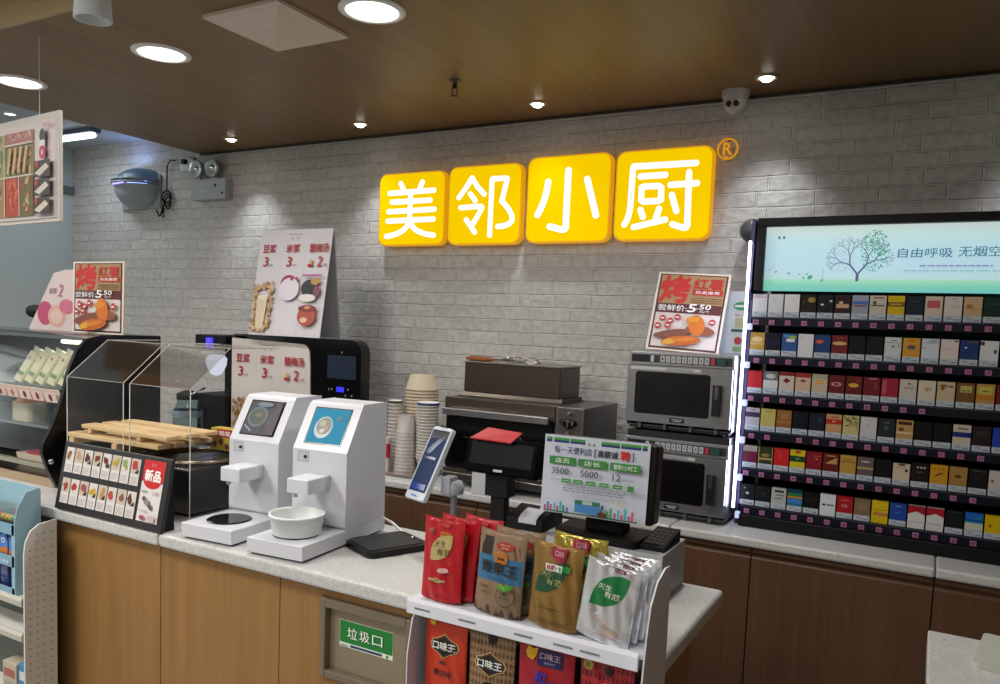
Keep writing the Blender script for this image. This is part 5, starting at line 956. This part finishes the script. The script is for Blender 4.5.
def d_bl(F, w, h):
    bl = mat('#2430a0', .4); F.rect(-.14*w, .30*w, .76*h, .93*h, mat('#1c1c54', .4)); F.text('口味王', -.10*w, .26*w, .83*h, .90*h, mat('#d9b0b8', .4), .02); F.text('和成天下', -.02*w, .18*w, .785*h, .81*h, mat('#b0a0c0', .4), .02)
    for p_ in ([(-.36, .88), (-.30, .95), (-.22, .92), (-.14, .94), (-.16, .86), (-.22, .80), (-.33, .82)],): F.poly([(x*w, y*h) for x, y in p_][::-1], mat('#d8a420', .4))
    F.text('和', -.20*w, .0*w, .56*h, .70*h, bl, .03, .2); F.text('成', -.02*w, .16*w, .50*h, .62*h, bl, .03, .2); F.text('天', .10*w, .28*w, .40*h, .50*h, bl, .03, .2); F.text('下', .18*w, .34*w, .28*h, .38*h, bl, .03, .2)
def p_rp(u, v): return mat('#5c1018', .4) if math.sin(2*PI*(u*6+v*5))*math.sin(2*PI*(u*6-v*5)) > .25 else None
def d_rp(F, w, h): F.disc(-.35*w, .90*h, .10*w, mat('#a8983c', .4), .055*h, 14); F.text('优选', -.4*w, -.3*w, .88*h, .92*h, mat('#3c3410', .4), .02); F.disc(.04*w, .88*h, .09*w, mat('#2c0c10', .4), .05*h, 12); plaque(F, w, h, .62)
G5 = 'snack bags on the lower shelf of the white rack'
for x, w_, mc, pf_, df, lb in ((-.860, .104, F_OR, lambda u, v: None, d_or, 'orange snack bag with a black plaque on the lower shelf'), (-.748, .108, F_CH, p_ch, d_ch, 'brown chequered snack bag with a black plaque on the lower shelf'),
                      (-.625, .122, F_LR, lambda u, v: None, d_bl, 'crimson snack bag with blue handwriting on the lower shelf'), (-.498, .108, mat('#a3202c', .35), p_rp, d_rp, 'red chequered snack bag on the lower shelf, nearest the side panel')):
    bag('snack_bag', lb, (x, 1.362, LZ), (0, 0, 0), bag_mesh(w_, .186, .013, mc, pf_, df, int(abs(x)*100), crumple=.0005, nx=56, nz=96), grp=G5)
# ================================================================== GUM RACK AT THE LEFT
t = thing('pegboard_rack', 'cream metal pegboard rack with shelves at the lower left of the counter', 'rack', (-2.62, 1.38, 0))
PB = mat('#cfcfc8', .45)
m = MB(); cv = [(-.055, .06), (-.055, .86), (-.050, .895), (-.035, .925), (-.010, .942), (.045, .948), (.045, .06)]; m.prism(cv, .266, .272, PB); F = Face(m, (.272, -.055, .06), (0, 1, 0), (0, 0, 1))
for i in range(4):
    for j in range(38):
        if j > 33 and i == 0 or j > 35: continue
        F.disc(.016+.022*i, .03+.0235*j, .0024, mat('#55524a', .6), n=6); F.k -= 1
m.box(.264, .266, -.055, .045, .06, .86, mat('#c7c3b6', .5)); m.build('side_panel', t, .001)
m = MB(); m.box(-.6, .264, .040, .045, .06, .93, mat('#5c625c', .6)); F = Face(m, (-.6, .040, .06))
for i in range(20):
    for j in range(20): F.disc(.04+i*.042, .03+j*.042, .0026, mat('#34352f', .6), n=6); F.k -= 1
m.build('back_panel', t)
for z in (.715, .605):
    m = MB(); m.box(-.6, .262, -.045, .04, z-.008, z, PB); m.prism([(-.055, z-.024), (-.047, z-.028), (-.045, z+.003), (-.052, z+.004), (-.057, z-.006)], -.6, .255, mat('#bcb8ae', .4)); m.build('shelf', t, .001)
m = MB(); m.box(-.6, .262, -.045, .04, .372, .38, PB); m.build('shelf', t, .001)
t = thing('gum_display_box', 'light blue cardboard gum display box on the pegboard rack', 'display box', (-2.578, 1.375, .7155))
LB = mat('#8eb3c2', .5); LB2 = mat('#7ba2b8', .5); NB = mat('#1c2440', .5)
sd = [(-.045, 0), (-.045, .23), (-.035, .275), (-.02, .30), (-.01, .318), (.025, .325), (.035, .318), (.036, 0)]
m = MB(); m.prism(sd, .168, .172, LB); m.build('side', t, .001)
m = MB(); m.prism(sd, -.372, -.368, LB); m.build('side', t, .001)
m = MB(); m.box(-.368, .168, .030, .034, 0, .325, LB); m.build('back', t)
m = MB(); m.box(-.368, .168, -.045, -.042, 0, .022, LB2); m.box(-.368, .168, -.042, .03, .0, .003, NB); m.box(-.368, .168, -.045, -.042, .088, .122, LB2); m.box(-.368, .168, -.042, .03, .116, .119, NB); m.box(-.368, .168, -.045, -.042, .188, .222, LB2); m.box(-.368, .168, -.042, .03, .216, .219, NB); m.box(.155, .168, -.045, -.042, 0, .22, LB)
F = Face(m, (-.368, -.045, .188))
for x in (.38, .10): F.disc(x, .017, .014, mat('#b5a8a4', .5), .012, 12); F.rect(x-.01, x+.01, .013, .02, mat('#8c2c4c', .5))
for x in (.02, .11, .20, .29, .38, .47): F.text('口香糖', x, x+.045, -.09, -.078, mat('#c6d8e4', .5), .02)
m.build('tier', t, .0008)
t0 = None
for k in range(4):
    x = -2.62+.045+k*.056-.03
    lb = 'blue and orange gum packet in the middle tier, '+['leftmost', 'second from left', 'third from left', 'rightmost'][k]
    if not t0:
        t0 = thing('gum_packet', lb, 'gum packet', (x, 1.355, .7155+.1195), R(0), 'gum packets in the blue box')
        m = MB(); m.prism([(-.024, 0), (.024, 0), (.024, .035), (.012, .062), (-.024, .055)], -.012, .012, mat('#4a7cc0', .45), 'Y'); F = Face(m, (-.024, -.012, 0)); F.poly([(0, 0), (.048, 0), (.048, .022), (0, .012)], mat('#c9742c', .45)); F.disc(.026, .04, .011, mat('#c9d4dc', .45), .009, 12); F.disc(.026, .04, .006, mat('#3c64a0', .45), .004, 10); m.build('wrapper', t0, .002)
    else: dup(t0, (x, 1.355, .7155+.1195), lb)
t0 = None
for k in range(4):
    x = -2.61+k*.056
    lb = 'dark blue mint tin in the bottom tier of the blue box, '+['leftmost', 'second from left', 'third from left', 'rightmost'][k]
    if not t0:
        t0 = thing('mint_tin', lb, 'mint tin', (x, 1.36, .719), 0, 'mint tins in the blue box')
        m = MB(); m.box(-.023, .023, -.012, .012, 0, .078, mat('#22306c', .35)); F = Face(m, (-.023, -.012, 0)); F.rect(.006, .04, .045, .07, mat('#5a6488', .4)); F.rect(.006, .03, .02, .035, mat('#4a5880', .4)); m.build('tin', t0, .003)
    else: dup(t0, (x, 1.36, .719), lb)
t = thing('clear_candy_box', 'clear plastic box of coloured candies on top of the blue box', 'box', (-2.50, 1.35, .7155+.2195))
m = MB(); G = glass('candy_plastic', '#ffffff', .15); m.box(-.14, .085, -.022, .024, 0, .048, G); m.box(-.142, .087, -.024, .026, .048, .052, G); m.build('box', t)
cm = ['#b8402c', '#7ca054', '#c98c34', '#8c9c6c', '#5c7c48']
for k in range(10):
    o = thing('candy', ['red-orange', 'leaf green', 'amber', 'sage', 'dark green', 'vermilion', 'grass green', 'honey', 'olive', 'moss'][k]+' candy inside the clear plastic box, number '+['one', 'two', 'three', 'four', 'five', 'six', 'seven', 'eight', 'nine', 'ten'][k]+' from the left', 'candy', (-2.625+k*.021, 1.351, .7155+.2195+.0125), group='candies in the clear box')
    m = MB(); m.lathe([(0, -.012), (.008, -.009), (.011, 0), (.008, .009), (0, .012)], mat(cm[k % 5], .35), n=12); m.build('sweet', o)
for k, (x, w_, h_, c_, lb) in enumerate(((-2.47, .075, .105, '#b5aa94', 'cream and white carton on the lowest visible pegboard shelf'), (-2.395, .055, .115, '#3c7cb0', 'blue carton at the right end of the lowest pegboard shelf'))):
    t = thing('carton', lb, 'carton', (x, 1.365, .3805)); m = MB(); m.box(-w_/2, w_/2, -.02, .03, 0, h_, mat(c_, .5)); F = Face(m, (-w_/2, -.02, 0)); F.rect(.008, w_-.008, h_*.55, h_*.8, mat('#c9ccd0' if k else '#a05c54', .5)); F.lines(.008, w_-.01, h_*.2, h_*.45, 3, mat('#8c98a4', .5), .4); m.build('box', t, .002)
# ================================================================== HANGING FOOD SIGN
t = thing('hanging_picture', 'framed food picture hanging from the ceiling at the upper left', 'hanging sign', (-2.935, 1.80, 1.93), R(-5))
hw_, hh = .62, .412
m = MB(); m.box(-hw_, 0, 0, .014, 0, hh, mat('#c9c3bc', .45)); m.box(-hw_+.012, -.012, -.003, 0, .012, .016, mat('#8c8078', .5)); m.build('frame', t, .003)
m = MB(); F = Face(m, (-hw_, -.0005, 0)); F.rect(.02, hw_-.022, .025, hh-.025, mat('#d3c8c6', .5)); X1_ = hw_-.185
def blobs(pts_box, cols, n, r0, r1, seed):
    q = random.Random(seed)
    for i in range(n):
        x, y = q.uniform(pts_box[0]+r1, pts_box[1]-r1), q.uniform(pts_box[2]+r1*.6, pts_box[3]-r1*.6)
        F.disc(x, y, q.uniform(r0, r1), mat(q.choice(cols), .5), q.uniform(r0*.5, r1*.55), 10, q.uniform(0, 3)); F.k -= .97
    F.k += 1
def panel(box, base, cols, n, r0, r1, seed): F.rect(*box, mat(base, .5)); blobs(box, cols, n, r0, r1, seed)
panel((.02, .20, .19, .36), '#8f9160', ('#b0a074', '#6c7c44', '#c4b48c'), 30, .012, .03, 1)
panel((.205, X1_, .19, .31), '#7c7a4c', ('#c9ac84', '#8c5c44', '#5c6c34', '#a89868'), 34, .010, .028, 2)
panel((.205, X1_, .315, .36), '#a8746c', ('#c09080', '#8c4c54', '#d0b8ac'), 12, .008, .016, 3)
panel((.02, .20, .03, .185), '#9c7c54', ('#b5885c', '#c9b494', '#7c5434'), 26, .012, .028, 4)
panel((.205, .325, .03, .185), '#a8402c', ('#b8482c', '#c9684c', '#9c3424'), 26, .010, .022, 5)
panel((.33, X1_, .03, .185), '#6c5c34', ('#5c7034', '#b0a064', '#c9c0a4', '#8c4c34'), 22, .010, .022, 6)
for pts_ in ([(.02, .187), (X1_, .187)], [(.203, .03), (.203, .36)], [(.327, .03), (.327, .187)], [(.205, .312), (X1_, .312)]): F.line(pts_, .005, mat('#d6cac2', .5))
for k in range(4): F.line([(.235+.045*k, .20), (.262+.045*k, .30)], .018, mat('#c9a87c', .5))
xc = hw_-.098
F.disc(xc, .325, .022, mat('#2f3834', .5), .026, 14); F.rect(xc-.020, xc+.020, .285, .308, mat('#e0dcd8', .5)); F.disc(xc, .262, .024, mat('#b8345c', .5), .026, 12); F.disc(xc, .262, .009, mat('#e0b0c0', .5), .012, 8)
F.text('美味', xc+.005, xc+.06, .352, .372, mat('#c07a98', .5), .01, .2)
for y in (.170, .100, .030):
    F.rect(xc-.062, xc+.062, y, y+.062, mat('#3c3430', .5)); F.poly([(xc-.055, y+.016), (xc+.03, y+.050), (xc+.055, y+.034), (xc-.015, y+.004)], mat('#d0c4b4', .5)); F.disc(xc-.038, y+.048, .014, mat('#a8342c', .5), n=10)
m.build('picture', t)
m = MB(); m.tube([(-.16, .007, hh), (-.16, .007, CEIL-1.930)], .0012, GRAYP, 5); m.build('wire', t)
m = MB(); m.tube([(-.5, .007, hh), (-.5, .007, CEIL-1.930)], .0012, GRAYP, 5); m.build('wire', t)
# ================================================================== WALL ITEMS, LEFT
t = thing('insect_lamp', 'white half-dome insect lamp with blue glow on the left brick wall', 'insect lamp', (-4.83, 3.55, 2.42))
m = MB(); vs_ = []; nA, nB = 18, 12
for j in range(nB+1):
    z = .03-.16*j/nB; rr = math.sqrt(max(0, 1-((j/nB)**2.2)))
    for i in range(nA+1): a = PI*i/nA; vs_.append((-.20*rr*math.cos(a), -.17*rr*math.sin(a), z))
m.add(vs_, [(j*(nA+1)+i, j*(nA+1)+i+1, (j+1)*(nA+1)+i+1, (j+1)*(nA+1)+i) for j in range(nB) for i in range(nA)], mat('#8f979e', .4), True)
m.build('shell', t)
m = MB(); vs_ = []
for j in range(7):
    z = .07+.085*math.sin(R(15*j)); rr = math.cos(R(15*j))
    for i in range(nA+1): a = PI*i/nA; vs_.append((-.185*rr*math.cos(a), -.155*rr*math.sin(a), z))
m.add(vs_, [(j*(nA+1)+i, j*(nA+1)+i+1, (j+1)*(nA+1)+i+1, (j+1)*(nA+1)+i) for j in range(6) for i in range(nA)], mat('#6c8aa8', .5, emit=.16), True); m.build('top_cap', t)
m = MB()
for z in (.035, .055): m.lathe([(.17, z), (.20, z), (.20, z+.010), (.17, z+.010)], mat('#7c868c', .4), n=20, a0=PI, a1=2*PI)
m.build('louvre', t)
m = MB(); m.tube([(-.09, -.165, .031), (.04, -.178, .035)], .006, mat('#b49cff', .4, emit=2.2)); m.tube([(-.1, -.05, .05), (.1, -.05, .05)], .012, mat('#8fb0ff', .5, emit=3)); m.build('blue_tube', t)
m = MB(); m.box(-.20, .20, -.02, 0, -.12, .10, mat('#8f979e', .5)); m.build('back_plate', t, .004)
lamp_area('insect_glow', (0, -.08, .17), .2, .1, .3, (.35, .5, 1), (R(180), 0, 0), t)
t = thing('wall_socket', 'white socket plate on the brick wall beside the emergency light', 'socket', (-4.40, 3.55, 2.575))
m = MB(); m.box(-.045, .045, -.012, 0, -.045, .045, mat('#a9b0b0', .4)); m.box(.055, .105, -.03, 0, -.05, .035, mat('#8f9494', .4)); m.build('plate', t, .003)
m = MB(); m.box(-.005, .03, -.035, -.012, .0, .03, BLACKM); m.build('plug', t, .002)
t = thing('black_cable', 'looped black cable hanging from the socket on the brick wall', 'cable', (-4.52, 3.535, 2.40))
m = MB(); m.tube([(.06, -.02, .20), (.0, -.012, .205), (-.035, -.008, .17), (-.04, -.005, .08), (-.04, -.005, .01)], .005, BLACKM, 6)
for k in range(3): m.tube([(-.04+.045*math.sin(2*PI*i/14)*(1-.2*k)+.012*k, -.006-.004*k, -.03-.02*k+.04*math.cos(2*PI*i/14)) for i in range(15)], .005, BLACKM, 6)
m.tube([(-.05, -.008, -.05), (-.075, -.01, -.13), (-.11, -.01, -.155), (-.14, -.01, -.11)], .005, BLACKM, 6); m.tube([(-.05, -.014, -.06), (-.09, -.014, -.15), (-.06, -.014, -.165), (-.055, -.014, -.10)], .005, BLACKM, 6); m.build('cable', t)
t = thing('emergency_light', 'white twin-headed emergency light box high on the left brick wall', 'emergency light', (-4.11, 3.55, 2.33))
m = MB(); m.box(-.165, .150, -.06, 0, 0, .125, mat('#a3aaa9', .45)); m.lathe([(0, -.064), (.010, -.064), (.010, -.06)], BLACK, (.06, 0, .085), 10, 'Y'); m.lathe([(0, -.064), (.007, -.064), (.007, -.06)], BLACK, (.125, 0, .035), 10, 'Y'); m.box(-.09, -.02, -.0605, -.06, .045, .06, GRAYP); m.build('box', t, .004)
for x in (-.115, .03):
    m = MB(); m.lathe([(0, -.058), (.04, -.062), (.056, -.07), (.058, -.06), (.045, -.03), (0, -.015)], mat('#aeb4b4', .25, .3), (x, 0, .195), 24, 'Y'); m.lathe([(0, -.0635), (.018, -.064), (.02, -.06)], CHROME, (x, 0, .195), 14, 'Y'); m.tube([(x, -.03, .15), (x+.01, -.03, .125)], .012, GRAYP); hd = m.build('lamp_head', t)
# ================================================================== DESK TABLET
t = thing('cream_mat', 'cream pad lying on the desk corner at the lower right', 'mat', (.225, 1.84, TOP), R(-8))
m = MB(); m.prism(rrect(-.105, .2, -.10, .10, .012), 0, .012, mat('#b9bdae', .5), 'Z'); m.build('pad', t, .003)
t = thing('tablet', 'silver framed tablet standing on the cream pad', 'tablet', (.315, 1.87, TOP+.0125))
a_ = R(25); v_ = Vector((0, math.sin(a_), math.cos(a_))); m = MB(); F = slab_r(m, Vector((-.105, -.03, .003)), Vector((1, 0, 0)), v_, .22, .15, .008, .01, mat('#9aa0a4', .3, .6)); F.k = 1; F.rect(.008, .212, .008, .142, mat('#101214', .15)); m.build('screen', t, .001)
m = MB(); m.prism([(0, 0), (.09, 0), (.09, .004), (.05, .08), (.035, .09)], -.02, .02, mat('#7c868c', .4)); m.build('stand', t)
# ================================================================== WORLD, CAMERA
w = bpy.data.worlds.new('shop_air'); bpy.context.scene.world = w; w.use_nodes = True
w.node_tree.nodes['Background'].inputs[0].default_value = (.55, .6, .65, 1); w.node_tree.nodes['Background'].inputs[1].default_value = .1
cd = bpy.data.cameras.new('camera'); cam = bpy.data.objects.new('camera', cd); C.objects.link(cam); bpy.context.scene.camera = cam
f_px, yaw, pit, roll, cy = 781.04, R(-29.01), R(4.64), R(2.273), 389.4
cd.sensor_width = 36; cd.lens = f_px*36/1000; cd.shift_x = 0; cd.shift_y = (cy-342)/1000; cd.clip_start = .05
fw = Vector((math.sin(yaw)*math.cos(pit), math.cos(yaw)*math.cos(pit), -math.sin(pit))); rt = Vector((math.cos(yaw), -math.sin(yaw), 0)); up = rt.cross(fw)
r2 = rt*math.cos(roll)+up*math.sin(roll); u2 = up*math.cos(roll)-rt*math.sin(roll)
M = Matrix((r2, u2, -fw)).transposed().to_4x4(); M.translation = (0, 0, 1.6); cam.matrix_world = M
vs = bpy.context.scene.view_settings; vs.view_transform = 'Standard'; vs.look = 'None'; vs.exposure = -.12; vs.gamma = 1; vs.use_curve_mapping = False
